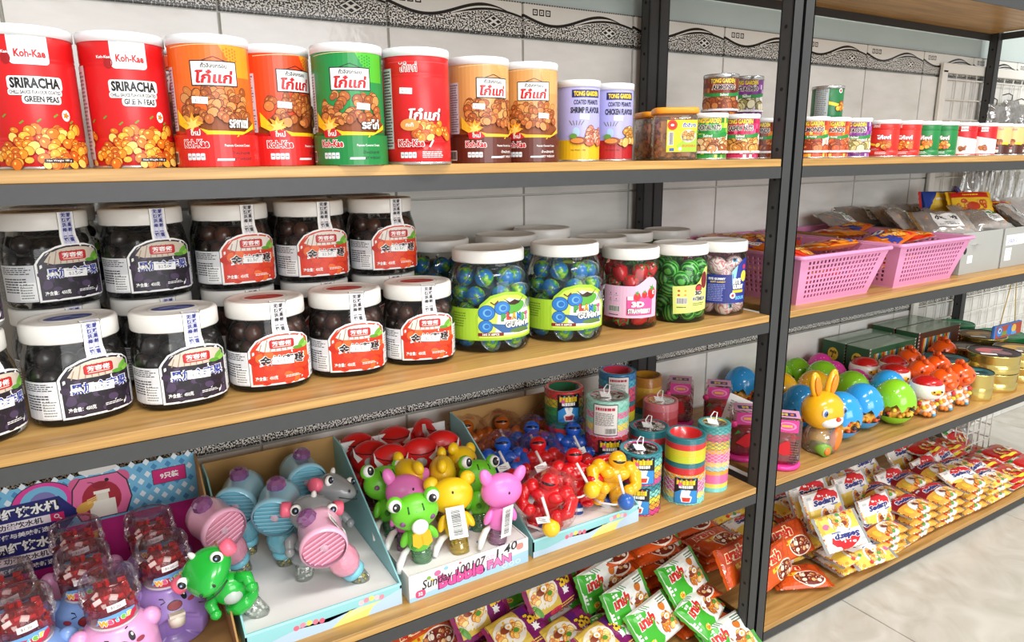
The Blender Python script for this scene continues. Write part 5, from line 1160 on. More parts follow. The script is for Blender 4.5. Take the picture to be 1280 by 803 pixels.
place_toy(FR, 'fr', (492, 668), (480, 601), .09, 'green frog bubble fan behind on the left', True, 25, DF)
place_toy(FR, 'fr', (600, 660), (597, 590), .09, 'green frog bubble fan at the back between bear and pig', True, 35, DF)
place_toy(YB, 'yb', (575, 688), (564, 618), .09, 'yellow bear bubble fan with large barcode tag at the front', True, 4, DF)
place_toy(PG, 'pg', (622, 676), (627, 612), .09, 'pink pig bubble fan at the right front corner', True, 30, DF)
tag_paper(dup(PG, (0, 0, 0)), .001, .001, 0, 0, 0) if False else None
place_toy(PG, 'pg', (508, 684), (508, 612), .09, 'pink pig bubble fan behind the front frog', True, 25, DF)
for b, h, tn, lab in (((520, 652), (512, 594), -60, 'yellow bear bubble fan lying sideways in the second row, left'), ((556, 650), (553, 590), 90, 'yellow bear bubble fan seen from the side in the second row'), ((580, 640), (578, 574), 60, 'yellow bear bubble fan at the back beside the frog')):
    place_toy(YB, 'yb', b, h, .09, lab, True, tn, DF)
rd = [((450, 622), (447, 558), -10, 'leftmost in the back'), ((468, 634), (464, 572), -5, 'left in the second row'), ((490, 638), (489, 577), 0, 'middle of the second row'), ((498, 612), (494, 552), 0, 'middle of the back'), ((528, 628), (525, 569), 5, 'right in the second row'), ((533, 600), (531, 541), 60, 'turned sideways at the very back'), ((556, 616), (552, 559), 10, 'rightmost in the back')]
for b, h, tn, lab in rd: place_toy(RH_, 'rh', b, h, .09, 'red round-headed bubble fan, '+lab, True, tn, DF)
pig = [o for o in bpy.data.objects if o.name == 'pig_fan'][0]
tag_paper(pig, .02, .042, .036, -.021, .35)
# ------------------------------------------------------------------ boxing figures
def boxer(hexb, ball, wrap):
    t = thing('boxing_figure', '-', 'toy'); m = C(hexb, .22, coat=.35)
    MB().lathe([(.0105, -.004), (.0115, -.003), (.0115, .014)], 20).build('base', C('1f3a80', .35), t); MB().lathe([(.0117, .001), (.0117, .006)], 20, caps=(0, 0)).build('base_band', C('c9ccd0', .3), t)
    mb = MB()
    for s in (-1, 1): mb.tube([(s*.009, 0, .04), (s*.0135, -.003, .027), (s*.017, -.004, .014)], [.0125, .012, .0135], 14); mb.ball((s*.017, -.008, .013), (.011, .014, .0065), 14, 8)
    mb.build('legs', m, t)
    b = MB().ball((0, 0, .042), (.0185, .014, .016), 20, 12).ball((0, 0, .062), (.0265, .0175, .019), 24, 14).ball((-.012, -.010, .066), (.013, .0095, .010), 16, 10).ball((.012, -.010, .066), (.013, .0095, .010), 16, 10).build('torso', m, t)
    for s in (-1, 1):
        MB().tube([(s*.024, 0, .07), (s*.037, -.004, .063), (s*.036, -.02, .052), (s*.024, -.03, .05)], [.0115, .0115, .0095, .0085], 12).ball((s*.026, 0, .071), .0125, 14, 9).ball((s*.021, -.031, .05), .0095, 14, 9).build('arm', m, t)
    h = MB().ball((0, -.004, .089), (.0145, .0135, .0135), 20, 12).build('head', m, t)
    MB().ball((0, -.0075, .091), (.0125, .0115, .0042), 16, 8).build('visor', C('17171c', .2), h)
    g = MB().ball((0, 0, 0), .0135, 18, 11, 0, TR((.016, -.042, .036))).build('lollipop_ball', C(ball, .25, coat=.3), t); MB().tube([(.014, -.038, .04), (-.004, -.032, .078)], .0024, 8).build('lollipop_stick', WHITE, t)
    MB().tube([(-.03, -.012, .02), (-.02, -.03, .022), (0, -.038, .026), (.014, -.042, .034)], .0018, 6).build('handle', C('e8e8ea', .3), t)
    if wrap:
        mb = MB(); R = random.Random(4)
        def f(i, j):
            a = 2*pi*i; th = -pi/2+pi*j; w = 1+.07*sin(5*a+7*j)+.05*sin(9*a-11*j); return (.047*cos(th)*cos(a)*w, -.008+.04*cos(th)*sin(a)*w, .06+.05*sin(th)*w)
        mb.grid(f, 30, 18).build('film_wrap', CLEAR('fffafa', .0, .0, .12, 1, 70, .3), t); P = Print(); P.rect(.004, .052, .02, .011, STK, .4); P.lines(.004, .052, .014, .006, 2, GREY, 2); obj('price_sticker', P.mesh('s', on_flat(Matrix.Translation((0, -.05, 0)))), t)
    return t
BX = {'red': boxer('cf141c', 'f2c21c', False), 'redw': boxer('cf141c', 'f2c21c', True), 'blue': boxer('1f5cc4', 'd01c22', True), 'orange': boxer('b4601c', '2a74c8', True), 'yellow': boxer('f2b216', '2a62b8', False)}
DB_ = Z3+.0305
for o_ in BX.values(): o_.scale = (1.14,)*3
for k, b, h, tn, lab in (('redw', (680, 661), (688, 596), -8, 'red boxing figure in crinkled film at the front'), ('red', (720, 640), (716, 557), 15, 'red boxing figure with outstretched arm, unwrapped'), ('yellow', (755, 630), (772, 569), 25, 'yellow boxing figure holding a blue ball at the right corner'),
        ('redw', (675, 622), (672, 544), 0, 'red boxing figure in film in the second row'), ('blue', (632, 622), (628, 545), -5, 'blue boxing figure in film beside the red ones, left'), ('blue', (664, 598), (664, 525), 5, 'blue boxing figure in film in the middle of the back'), ('blue', (716, 600), (716, 528), 10, 'blue boxing figure in film near the coil toys'),
        ('orange', (588, 596), (582, 522), -10, 'orange boxing figure at the back left corner'), ('orange', (630, 590), (627, 524), 0, 'orange boxing figure in the middle of the back row'), ('orange', (690, 574), (688, 512), 10, 'orange boxing figure at the back by the coil toys')):
    place_toy(BX[k], 'bx'+k, b, h, .108, lab, True, tn, DB_)
arm = [o for o in bpy.data.objects if o.name.startswith('boxing_figure') and o.get('label', '').startswith('red boxing figure with out')]
if arm: MB().tube([(.022, 0, .07), (.045, -.006, .078), (.068, -.012, .083)], [.0115, .0105, .009], 12).ball((.073, -.013, .084), .0115, 14, 9).build('outstretched_arm', C('cf141c', .22, coat=.35), arm[0])
# ------------------------------------------------------------------ rainbow coil springs
def spring(R, H, cols, label=0, net=True, turns=26):
    t = thing('rainbow_spring', '-', 'toy'); pr = []; mi = []; n = turns; rows = []
    for k in range(n):
        z = H*k/n; rows += [(R-.0012, z), (R, z+H/n*.35), (R, z+H/n*.65)]
    rows.append((R-.0012, H)); rows += [(R-.0085, H), (R-.0085, H*.02)]
    mb = MB(); mb.lathe(rows, 40, 0, caps=(0, 0)); nr = len(rows); idx = []
    for j in range(nr-1): idx += [int(min(len(cols)-1, max(0, (rows[j][1]/H)*len(cols)*.999))) if j < nr-3 else (len(cols)-1 if j == nr-3 else 0)]*40
    mb.m = idx; mb.build('coil', [C(c, .25, coat=.3) for c in cols], t)
    if net:
        nb = MB()
        for s in (-1, 1):
            for k in range(16):
                a0 = 2*pi*k/16; nb.tube([((R+.0008)*cos(a0+s*w*.5), (R+.0008)*sin(a0+s*w*.5), H*w/5) for w in range(6)], .0005, 4, caps=False)
        tag(nb.build('net', C(net if isinstance(net, str) else '8fb4b0', .4), t), kind='stuff')
    if label:
        P = Print(.0001); P.rect(0, H/2, R*1.15, H*.86, C('16161c', .3))
        if label == 1:
            P.poly([(-R*.55, H*.08), (R*.55, H*.08), (R*.55, H*.5), (-R*.2, H*.56), (-R*.55, H*.42)], C('2f8ad0')); P.poly([(-.008, H*.12), (.009, H*.12), (.012, H*.3), (.006, H*.36), (.009, H*.52), (.004, H*.54), (.001, H*.38), (-.004, H*.54), (-.009, H*.52), (-.005, H*.36), (-.011, H*.28)], WHITE); P.poly([(-.006, H*.14), (.007, H*.14), (.009, H*.28), (-.008, H*.28)], C('d83a2c')); P.lines(0, H*.78, R*.95, H*.17, 1, YEL, 3, .9); P.lines(.002, H*.64, R*.8, H*.12, 1, WHITE, 6, .8); P.star(-R*.3, H*.72, .006, .003, 6, C('e85a9a'))
            for k in range(5): P.star(-R*.45+k*R*.22, H*.88, .0025, .001, 4, C(('e85a9a', '5ac0e8', 'f0d050')[k % 3]))
        else:
            P.rect(0, H/2, R*1.1, H*.82, C('e6e2dc')); P.lines(0, H*.8, R*.95, H*.1, 1, C('b82a4a'), 4, .8); P.lines(-.002, H*.52, R*.9, H*.36, 9, C('5c5a60'), 5); P.bars(R*.25, H*.2, R*.5, H*.14, INK, 4, 12)
        obj('label_card', P.mesh('label_card', on_cyl(R+.0014), du=.006), t)
    return t
def loop_tag(t, H, R):
    MB().tube([(-.006, -.004, H), (-.008, -.004, H+.014), (-.002, -.003, H+.024), (.004, -.003, H+.022), (.003, -.004, H+.008), (-.002, -.005, H+.002)], .0012, 6).build('tag_loop', WHITE, t); MB().box((0, 0, 0), (.022, .016, .0008), 0, TR((-.004, -.008, H+.004), .35, .2, .4)).build('price_tag', WHITE, t)
    MB().lathe([(.002, H-.0012), (R-.009, H-.001)], 24, caps=(0, 0)).build('top_film', CLEAR('e8eee8', .12, .15, .08, .6, 60), t)
RB = ('e8408a', 'f0a02c', 'f2de3c', '8ad6c8', '2f8a96'); PASTEL = ('7fd6d0', 'f6d85a', 'ef6fa8', 'f06fa4', 'f4a83a'); DEEP = ('d4282c', '1f6f78', 'c9d02c', 'd9c82c', 'd83034', '1f6f78')
MINT = ('f09ab8', 'f6d85a', '9adcc8', 'f27aa8', '8fd8c4', 'a4dccc')
def put_spring(p, z, off, lab, *a, tagd=False, **k):
    t = spring(*a, **k); t.location = (p.x, p.y, z); t.rotation_euler = (0, 0, facing(p, off)); tag(t, lab)
    if tagd: loop_tag(t, a[1], a[0])
    return t
RS = .0405; q = stand(798, 646, Z3, RS)
put_spring(q, Z3, -4, 'rainbow spring with black label at the bottom of the front left coil stack', RS, .062, RB, 1, '2c3a3c')
put_spring(q, Z3+.0625, 8, 'netted rainbow spring with tag loop on the front left stack', RS, .062, RB, 1, '3c7a86', tagd=True)
q = stand(853, 632, Z3, RS); put_spring(q, Z3, 8, 'rainbow spring with black label under the loose coil', RS, .062, PASTEL, 1, '9adfe0')
put_spring(q, Z3+.0625, 0, 'loose teal, red and yellow rainbow spring without label', RS*.98, .075, DEEP, 0, False, turns=22)
q = stand(888, 616, Z3, RS*.8); put_spring(q, Z3, 0, 'pastel rainbow spring at the bottom of the right coil stack', RS*.8, .046, PASTEL, 0, False)
put_spring(q, Z3+.0465, 0, 'pastel rainbow spring in the middle of the right coil stack', RS*.8, .046, PASTEL, 0, 'f0c8d0'); put_spring(q, Z3+.093, 0, 'netted rainbow spring with tag on top of the right coil stack', RS*.8, .048, ('f0d23c', 'e8b43c', 'e84a78', 'd86a78', '5fb4b0', '4aa0a0'), 0, '3f8a8c', tagd=True)
q = Vector((gy(759, 520, .165).x, .165, Z3))
put_spring(q, Z3, 10, 'rainbow spring with black label at the foot of the tall back stack', .043, .064, DEEP, 1, '8a2c34'); put_spring(q, Z3+.0645, 10, 'red rimmed spring with black label in the middle of the tall stack', .043, .064, ('c8303a', '2a2a34', 'c8303a', 'd8404a'), 1, '8a2c34')
put_spring(q, Z3+.129, -4, 'mint and pink spring with paper label on top of the tall stack', .043, .075, MINT, 2, '9ad0c0', tagd=True)
q = Vector((gy(705, 500, .26).x, .26, Z3))
put_spring(q, Z3, 0, 'spring hidden at the foot of the stack behind the boxers', .041, .066, RB, 0, False); put_spring(q, Z3+.0665, 0, 'dark spring in the middle of the stack behind the boxers', .041, .066, DEEP, 0, False); put_spring(q, Z3+.133, 14, 'green, yellow and red spring with black label under the board', .041, .07, ('1f6f50', '2f8a4a', 'd0b82c', 'd83034'), 1, '4a6a3c')
q = Vector((gy(772, 460, .28).x, .28, Z3)); put_spring(q, Z3, 0, 'spring at the foot of the far back stack', .041, .07, RB, 0, False); put_spring(q, Z3+.0705, 0, 'spring in the middle of the far back stack', .041, .07, DEEP, 0, False); put_spring(q, Z3+.141, 5, 'blue netted spring on the far back stack under the board', .041, .066, ('d83a5a', 'e8506a', '5ac0d8', '3f8ac0'), 2, '2f6a9a')
q = Vector((gy(812, 525, .15).x, .15, Z3)); put_spring(q, Z3, 0, 'lower teal and red spring behind the loose coil', .041, .064, DEEP, 0, False); put_spring(q, Z3+.0645, 0, 'teal and red spring with tag behind the loose coil', .041, .058, ('d8404a', '4ab0b4', 'd8404a', '2f8a96'), 0, False, tagd=True)
q = Vector((gy(826, 500, .25).x, .25, Z3)); put_spring(q, Z3, 0, 'lower amber spring in the back by the jelly packs', .04, .07, RB, 0, False); put_spring(q, Z3+.0705, 0, 'red clear wrapped spring in the back by the jelly packs', .04, .055, ('c83a44', 'd8606a', 'e0808a'), 0, False, tagd=True)
q = Vector((gy(808, 480, .34).x, .34, Z3)); put_spring(q, Z3, 0, 'lower spring against the wall by the rear post', .037, .08, RB, 0, False); put_spring(q, Z3+.0805, 0, 'amber ring spring against the wall by the rear post', .037, .075, ('c8902c', 'd8a83a', 'b87a2c'), 0, False)
# ================================================================== third board, right rack: capsule toys, candy, tins
CANDY = [C(h, .3) for h in ('e8363c', 'ffd83c', 'f8f0ea', 'fffaf4', 'ff9a3c', '5ab0e0')]
def egg_toy(hexb):
    t = thing('capsule_egg', '-', 'toy'); m = C(hexb, .18, coat=.3); R, H = .05, .116
    er = lambda z: R*sqrt(max(0, 1-((z/H-.46)/(.46 if z/H < .46 else .54))**2))
    # shell with a jagged lower edge
    mb = MB(); n = 48
    def f(i, j):
        a = 2*pi*i; zz = .056+.007*sin(a*7)+.005*sin(a*13+1); z = zz+(H-zz)*(1-(1-j)**1.6); r = er(min(z, H*.9999)); return (r*cos(a), r*sin(a), z)
    mb.grid(f, n, 14); mb.build('upper_shell', m, t)
    MB().lathe([(er(z)+.0002, z) for z in (.0015, .004, .009, .016, .024, .029)], 40, caps=(1, 0)).build('lower_shell', m, t)
    MB().lathe([(er(z)-.0012, z) for z in (.02, .03, .04, .05, .062)], 36, caps=(0, 0)).build('window', CLEAR('ffffff', .0, .0, .04, fr=.5), t)
    mb = MB(); R_ = random.Random(len(hexb)+ord(hexb[0]))
    for k in range(42): a = R_.uniform(0, 6.3); z = R_.uniform(.026, .056); r = (er(z)-.0078); mb.ball((0, 0, 0), (.0072, .0058, .0052), 8, 5, R_.randrange(5), TR((r*cos(a), r*sin(a), z), R_.uniform(0, 3), R_.uniform(0, 3), a))
    mb.lathe([(.03, .012), (.036, .05)], 12, 3); tag(mb.build('toy_pieces', [C(h, .35) for h in ('f8b02c', '3a3a44', 'ffe04a', 'f8b83c', 'e8603a')], t), kind='stuff')
    mb = MB()
    for k in range(16): a = R_.uniform(0, 6.3); z = R_.uniform(.075, .108); r = er(z)+.0002; mb.ball((r*cos(a), r*sin(a), z), .0014, 6, 4)
    tag(mb.build('speckles', WHITE, t), kind='stuff'); return t
EG = {k: egg_toy(h) for k, h in (('green', '8ad028'), ('blue', '2a9ae0'), ('yellow', 'f4b81c'), ('pink', 'e83aa8'))}
def put_egg(k, px, py, y, lab, sc=1):
    p = gz(px, py, Z3) if y is None else gy(px, py, y)
    if y is None: d = ray(px, py); p = p+Vector((d.x, d.y, 0)).normalized()*.035*sc
    o = put_proto(EG[k], 'egg'+k, (p.x, p.y, Z3+.0005), facing(p, 10*((px % 5)-2)), lab); o.scale = (sc,)*3; return o
put_egg('green', 1122, 536, None, 'lime green capsule egg at the front of the row'); put_egg('blue', 1084, 541, None, 'bright blue capsule egg beside the lime green one'); e = put_egg('blue', 1056, 549, None, 'blue capsule egg with barcode behind the rabbit')
P = Print(); P.rect(0, .03, .036, .016, WHITE); P.bars(0, .03, .028, .011, INK, 3); obj('barcode_sticker', P.mesh('s', on_cyl(.0488), du=.006), e)
for k, px, py, lab in (('blue', 1112, 515, 'pale blue capsule egg peeking behind the lime green egg'), ('green', 1064, 517, 'green capsule egg in the second row behind the blue ones'), ('yellow', 1033, 518, 'orange-yellow capsule egg right behind the rabbit ears'), ('blue', 1000, 540, 'blue capsule egg left of the rabbit'), ('yellow', 985, 520, 'orange-yellow capsule egg by the post'), ('green', 1018, 500, 'green capsule egg in the third row'), ('pink', 1086, 500, 'magenta capsule egg beside the candy cups'), ('pink', 1048, 490, 'magenta capsule egg in the third row'), ('green', 985, 488, 'green capsule egg at the back by the post'), ('pink', 1006, 474, 'magenta capsule egg at the back'), ('yellow', 1029, 472, 'yellow capsule egg at the back beside the candy boxes'),
        ('blue', 922, 511, 'blue capsule egg seen left of the posts'), ('green', 945, 488, 'green capsule egg half hidden by the posts')):
    put_egg(k, px, py, None, lab, .78 if k in ('pink',) else (.82 if py < 495 else .95))
# rabbit capsule
p = stand(1030, 571, Z3, .03); t = thing('rabbit_toy', 'yellow rabbit capsule toy with orange ears beside the red jelly pot', 'toy', p, facing(p, 48)); YR = C('f4b41c', .22, coat=.3)
h = MB().ball((0, 0, .098), (.05, .044, .044), 28, 18).build('head', YR, t); MB().ball((0, -.0235, .083), (.032, .0235, .019), 22, 12).build('muzzle', WHITE, h); MB().ball((0, -.047, .09), (.0065, .005, .005), 12, 8).build('nose', C('e04a2c', .3), h)
for s in (-1, 1):
    e = MB().ball((0, 0, 0), (.0155, .0095, .034), 16, 12, 0, TR((s*.024, .004, .158), ry=s*.22)).build('ear', YR, t); MB().ball((0, 0, 0), (.0095, .004, .024), 14, 10, 0, TR((s*.0245, -.005, .158), ry=s*.22)).build('inner_ear', C('f08a1c', .3), e)
    MB().ball((s*.027, -.0335, .104), (.0085, .0045, .010), 14, 9, 0).ball((s*.0275, -.0365, .104), (.006, .003, .0075), 12, 8, 1).ball((s*.0278, -.0388, .104), (.003, .002, .0042), 10, 6, 2).build('eye', [WHITE, C('4a7ac0', .2), BLACK], h)
MB().lathe([(.03, .0), (.036, .004), (.037, .04), (.03, .056), (.022, .06)], 28).build('pot', CLEAR('f4f2ec', .1, .08, .05), t)
MB().ball((0, 0, 0), (.017, .010, .029), 16, 10, 0, TR((.02, -.026, .031), ry=.25)).build('carrot', C('ec7a26', .3), t); MB().tube([(-.018, -.04, .014), (-.018, .0, .016)], .0145, 16).ball((-.018, -.041, .014), (.009, .004, .009), 12, 7, 1).build('green_roll', [C('7aa83a', .35), C('ec7a26', .3)], t); MB().ball((.0, .004, .03), (.026, .024, .024), 16, 10).build('filling', C('d8a82c', .4), t)
# jelly pots in clear boxes
def jelly():
    t = thing('jelly_pot', '-', 'candy'); RJl = C('a01420', .15, coat=.4)
    MB().lathe([(.036, 0), (.041, .003), (.041, .009), (.037, .011)], 32, 0, shape=lambda a: 1+.03*sin(16*a)).build('base', C('ea3a9a', .3), t)
    MB().lathe([(.02, .008), (.027, .011), (.029, .07), (.024, .078)], 28).build('jelly', RJl, t)
    b = MB().box((.004, -.004, .066), (.066, .058, .108), 0, None, .01).build('clear_case', CLEAR('f8eaee', .04, .05, .05, .3, 60), t)
    P = Print(); P.rect(.004, .103, .05, .028, C('e0459a')); P.ell(.006, .103, .019, .0095, C('f09ac8')); P.ell(.006, .103, .015, .007, C('e85aa8')); P.lines(.006, .103, .022, .007, 1, YEL, 3, .7)
    P.poly([(-.02, .045), (.002, .035), (.02, .04), (.012, .07), (0, .066)], C('d8202c')); P.poly([(-.024, .064), (-.016, .076), (-.01, .07)], C('3a8a3a')); P.lines(.024, .044, .018, .05, 9, C('3a2a30'), 6); P.lines(.024, .079, .02, .008, 2, C('c8303a'), 3)
    obj('case_print', P.mesh('p', on_flat(Matrix.Translation((0, -.0335, 0)))), b)
    P = Print(); P.rect(0, 0, .056, .048, C('e8a8cc')); P.rect(0, -.004, .04, .022, C('24307a')); P.text('M', -.004, -.004, .014, YEL, w=.014, bold=.06); P.ell(.012, -.004, .004, .006, C('e8842c')); obj('top_card', P.mesh('p', lambda u, v, d: Vector((u+.004, v-.004, .1205+d))), b)
    MB().ball((-.025, -.03, .088), (.008, .007, .008), 12, 8).build('charm', C('e83a8a', .3), t); return t
JE = jelly()
for px, py, off, lab in ((986, 594, 6, 'red jelly pot in clear case right of the posts'), (926, 578, 10, 'red jelly pot in clear case just left of the posts'), (893, 541, 0, 'red jelly pot in clear case behind the right coil stack'), (846, 535, 0, 'red jelly pot in clear case farthest back near the rear posts')):
    p = stand(px, py, Z3, .036)
    if p.y > .36: p.y = .36
    put_proto(JE, 'je', p, facing(p, off), lab)
# hanging paper card in front of the jelly pots
p = gy(923, 520, .16); o = tag(MB().box((0, 0, 0), (.075, .0012, .085)).build('paper_card', C('e6e4e0', .6), None, p), 'white printed card leaning among the jelly pots left of the posts', 'card'); o.rotation_euler = (radians(-20), radians(25), radians(-30))
P = Print(); P.lines(0, .015, .06, .03, 5, GREY, 3); P.ell(.012, -.014, .012, .014, C('c88a3a')); P.ell(.022, -.002, .007, .009, C('b8305a')); P.rect(-.018, -.018, .018, .01, C('8ab04a')); obj('card_print', P.mesh('p', on_flat(Matrix.Translation((0, -.0007, 0)))), o)
# candy cups with hen caps
def cup(kind):
    t = thing('hen_candy_cup', '-', 'candy'); R = random.Random(3)
    MB().lathe([(.02, 0), (.027, .002), (.03, .02), (.0275, .04), (.024, .05)], 24).build('cup', CLEAR('ffffff', .0, .0, .05, fr=.5), t); mb = MB()
    for k in range(60): a = R.uniform(0, 6.3); r = R.uniform(.017, .0245); mb.ball((r*cos(a), r*sin(a), R.uniform(.006, .046)), .0055, 7, 5, R.randrange(6))
    mb.lathe([(.014, .004), (.019, .02), (.016, .046)], 12, 3); tag(mb.build('candy_balls', CANDY, t), kind='stuff')  # pale core added behind the balls to lighten the dark gaps
    if kind == 'orange':
        m = C('ee5a14', .2, coat=.3); h = MB().ball((0, 0, .073), (.033, .031, .028), 22, 14).build('cap', m, t)
        for k, (y, z) in enumerate(((-.014, .099), (0, .104), (.013, .1))): MB().ball((0, y, z), (.006, .0085, .009), 12, 8).build('comb', m, h)
        MB().ball((0, -.03, .069), (.012, .010, .0085), 14, 9).build('beak', m, h)
        for s in (-1, 1): MB().ball((s*.015, -.026, .079), (.0032, .002, .004), 8, 5).build('eye', C('7a2408'), h); MB().ball((s*.03, .004, .07), (.009, .014, .011), 12, 8).build('wing', m, h)
    else:
        h = MB().lathe([(.026, .046), (.034, .052), (.037, .064), (.035, .078), (.032, .08)], 30).build('cap', C('f2efe9', .25, coat=.2), t); MB().ball((0, 0, .078), (.033, .032, .018), 22, 10).build('red_dome', C('c4181c', .2, coat=.3), h)
        MB().ball((.002, -.027, .066), (.018, .013, .0085), 16, 9).build('yellow_face', C('f0b81c', .3), h)
        for s in (-1, 1): MB().ball((.002+s*.009, -.0395, .069), .0022, 8, 5).build('eye', BLACK, h)
        MB().ball((.002, -.0405, .0635), (.004, .003, .0025), 8, 5).build('beak', C('d8301c'), h)
    return t
CU = {k: cup(k) for k in ('orange', 'white')}; CU['orange'].scale = CU['white'].scale = (1.12,)*3
for k, px, py, lab in (('white', 1159, 521, 'white and red hen candy cup at the front beside the lime egg'), ('orange', 1183, 513, 'orange hen candy cup at the front, middle'), ('orange', 1206, 506, 'orange hen candy cup at the front next to the small gold tin'),
        ('white', 1128, 504, 'white and red hen candy cup in the second row'), ('orange', 1152, 497, 'orange hen candy cup in the second row, left'), ('orange', 1172, 492, 'orange hen candy cup in the second row, right'), ('white', 1104, 492, 'white and red hen candy cup in the third row'), ('orange', 1124, 482, 'orange hen candy cup in the third row'), ('white', 1083, 487, 'white and red hen candy cup at the back left'), ('orange', 1141, 476, 'orange hen candy cup in the back row')):
    p = stand(px, py, Z3, .03); put_proto(CU[k], 'cu'+k, p, facing(p, 35), lab)
# gold tins
GOLD = C('d9c476', .22, metal=.85)
def tin(R, H, pic, lidc=None):
    t = thing('candy_tin', '-', 'tin'); b = C('1f6a3c', .3, coat=.2) if lidc else GOLD
    MB().lathe([(R*.985, 0), (R, .0015), (R, H*.45), (R*.985, H*.47), (R*.985, H*.5), (R, H*.52), (R, H-.004), (R*1.012, H-.003), (R*1.012, H-.0005), (R*.985, H)], 40, caps=(1, 0)).build('body', b, t)
    l = MB().lathe([(R*.985, H), (R*.97, H+.0015), (R*.955, H-.001), (R*.5, H-.0008), (.001, H-.0008)], 40, caps=(0, 0)).build('lid', C('17171a' if not lidc else '2f8a5c', .12, coat=.5), t)
    P = Print(); c = [C(h) for h in pic]; P.ell(0, 0, R*.93, R*.93, c[0], 28); P.ell(-R*.2, R*.1, R*.5, R*.38, c[1], 18, .5); P.ell(R*.25, -R*.1, R*.4, R*.3, c[2], 16, -.4); P.ell(R*.1, R*.35, R*.3, R*.14, c[1], 12, .2); P.rect(-R*.25, -R*.55, R*.6, R*.26, WHITE, .1)
    obj('lid_print', P.mesh('p', lambda u, v, d: Vector((u, v, H-.0006+d))), l); return t
pics = {'teal': ('23606a', '4a8f92', '17393f'), 'pinkish': ('2c2426', 'c8646a', '8a6a6c'), 'gold': ('6a5226', 'c99a3a', '8a7c5c'), 'grey': ('4a4644', '9a9692', '6a5f5c'), 'green': ('3a9a6a', '8ac8a4', '2a7a52')}
for px, py, R, H, pc, lid, n, lab in ((1223, 503, .043, .075, 'teal', 0, 1, 'small gold tin with teal lid picture at the front'), (1236, 497, .068, .052, 'pinkish', 0, 2, 'large gold tin with pink lid picture'), (1272, 487, .068, .045, 'gold', 0, 2, 'large gold tin with brown lid picture at the right edge'),
        (1164, 489, .062, .085, 'teal', 0, 1, 'gold tin with teal lid picture behind the hen cups'), (1200, 478, .06, .085, 'grey', 0, 1, 'gold tin with grey lid picture behind the small tin'), (1213, 468, .068, .1, 'gold', 0, 1, 'gold tin with amber lid picture in the back row'), (1234, 462, .072, .082, 'green', 1, 1, 'green tin with clear lid in the back row'), (1277, 462, .07, .075, 'green', 1, 1, 'green tin at the right edge of the picture'), (1196, 452, .055, .1, 'green', 1, 1, 'green tin next to the candy stick boxes')):
    p = stand(px, py, Z3, R)
    if p.y+R > .37: p.y = .37-R
    if lid and n == 1 and px < 1200: p.x = 1.3; p.y = .31
    for i in range(n):
        o = tin(R, H, pics[pc], lid); o.location = (p.x, p.y, Z3+i*(H+.002)); o.rotation_euler = (0, 0, facing(p, 10)); tag(o, lab if i == n-1 else lab.replace('large gold tin', 'lower large gold tin under the one'))
# candy stick boxes
def stick_box(x, y, w, d, h, brown, lab):
    t = thing('candy_stick_box', lab, 'box', (x, y, Z3)); gm = C('2c5c3c', .35, coat=.2); MB().box((0, d/2, h/2), (w, d, h), bev=.0015).build('carton', C('4a2c1e', .4) if brown else gm, t)
    P = Print(); P.rect(0, h/2, w*.99, h*.98, C('56321f' if brown else '2f5f3e')); cols = ('e8402c', 'f4d04a', 'f6f2e6', '3a8ac8', '5aa84a', 'f08a2c')
    for k in range(22): P.poly([(-w*.42+k*w*.03, h*.08), (-w*.42+k*w*.03+w*.018, h*.08), (-w*.42+k*w*.03+w*.05, h*.86), (-w*.42+k*w*.03+w*.03, h*.86)], C(cols[k % 6]))
    for k in range(26): P.rect(-w*.48, h*.04*k, .006, h*.02, WHITE if k % 2 else C('b8282c'), .4); P.rect(w*.48, h*.04*k, .006, h*.02, WHITE if k % 2 else C('b8282c'), .4)
    obj('front_print', P.mesh('p', on_flat()), t)
    P = Print(); P.rect(0, h/2, d*.97, h*.97, C('2c5a3a')); P.ell(0, h*.68, d*.24, h*.17, C('e8c83a')); P.text('糖', 0, h*.68, h*.2, C('5a4a1a'), bold=.03)
    for k, (u, v, r) in enumerate(((-.02, .25, .011), (.012, .2, .014), (-.004, .38, .009), (.022, .36, .008))): P.ell(u, h*v, r, r, C(('e8dcc8', 'd8c8b0')[k % 2])); P.ell(u, h*v, r*.6, r*.6, C(('6a4a34', '3a2a28')[k % 2])); P.ell(u, h*v, r*.25, r*.25, WHITE)
    obj('end_print', P.mesh('p', lambda u, v, dd: Vector((-w/2-dd, d/2-u, v))), t)
    MB().box((0, d/2, h+.0004), (w, d, .0008)).build('top_panel', C('86a890', .22, coat=.5, var=.15, vs=20), t); return t  # paler green paints in the light reflected off the box top
px0 = gy(1054, 455, .2).x
stick_box(.855, .25, .24, .072, .12, 0, 'green box of striped candy sticks in front, near the eggs'); stick_box(.855, .328, .24, .072, .12, 0, 'green box of striped candy sticks at the back, near the wall')
stick_box(1.105, .25, .24, .072, .133, 1, 'brown fronted box of candy sticks with rope border in front'); stick_box(1.105, .328, .24, .072, .133, 1, 'brown fronted box of candy sticks at the back, near the wall')

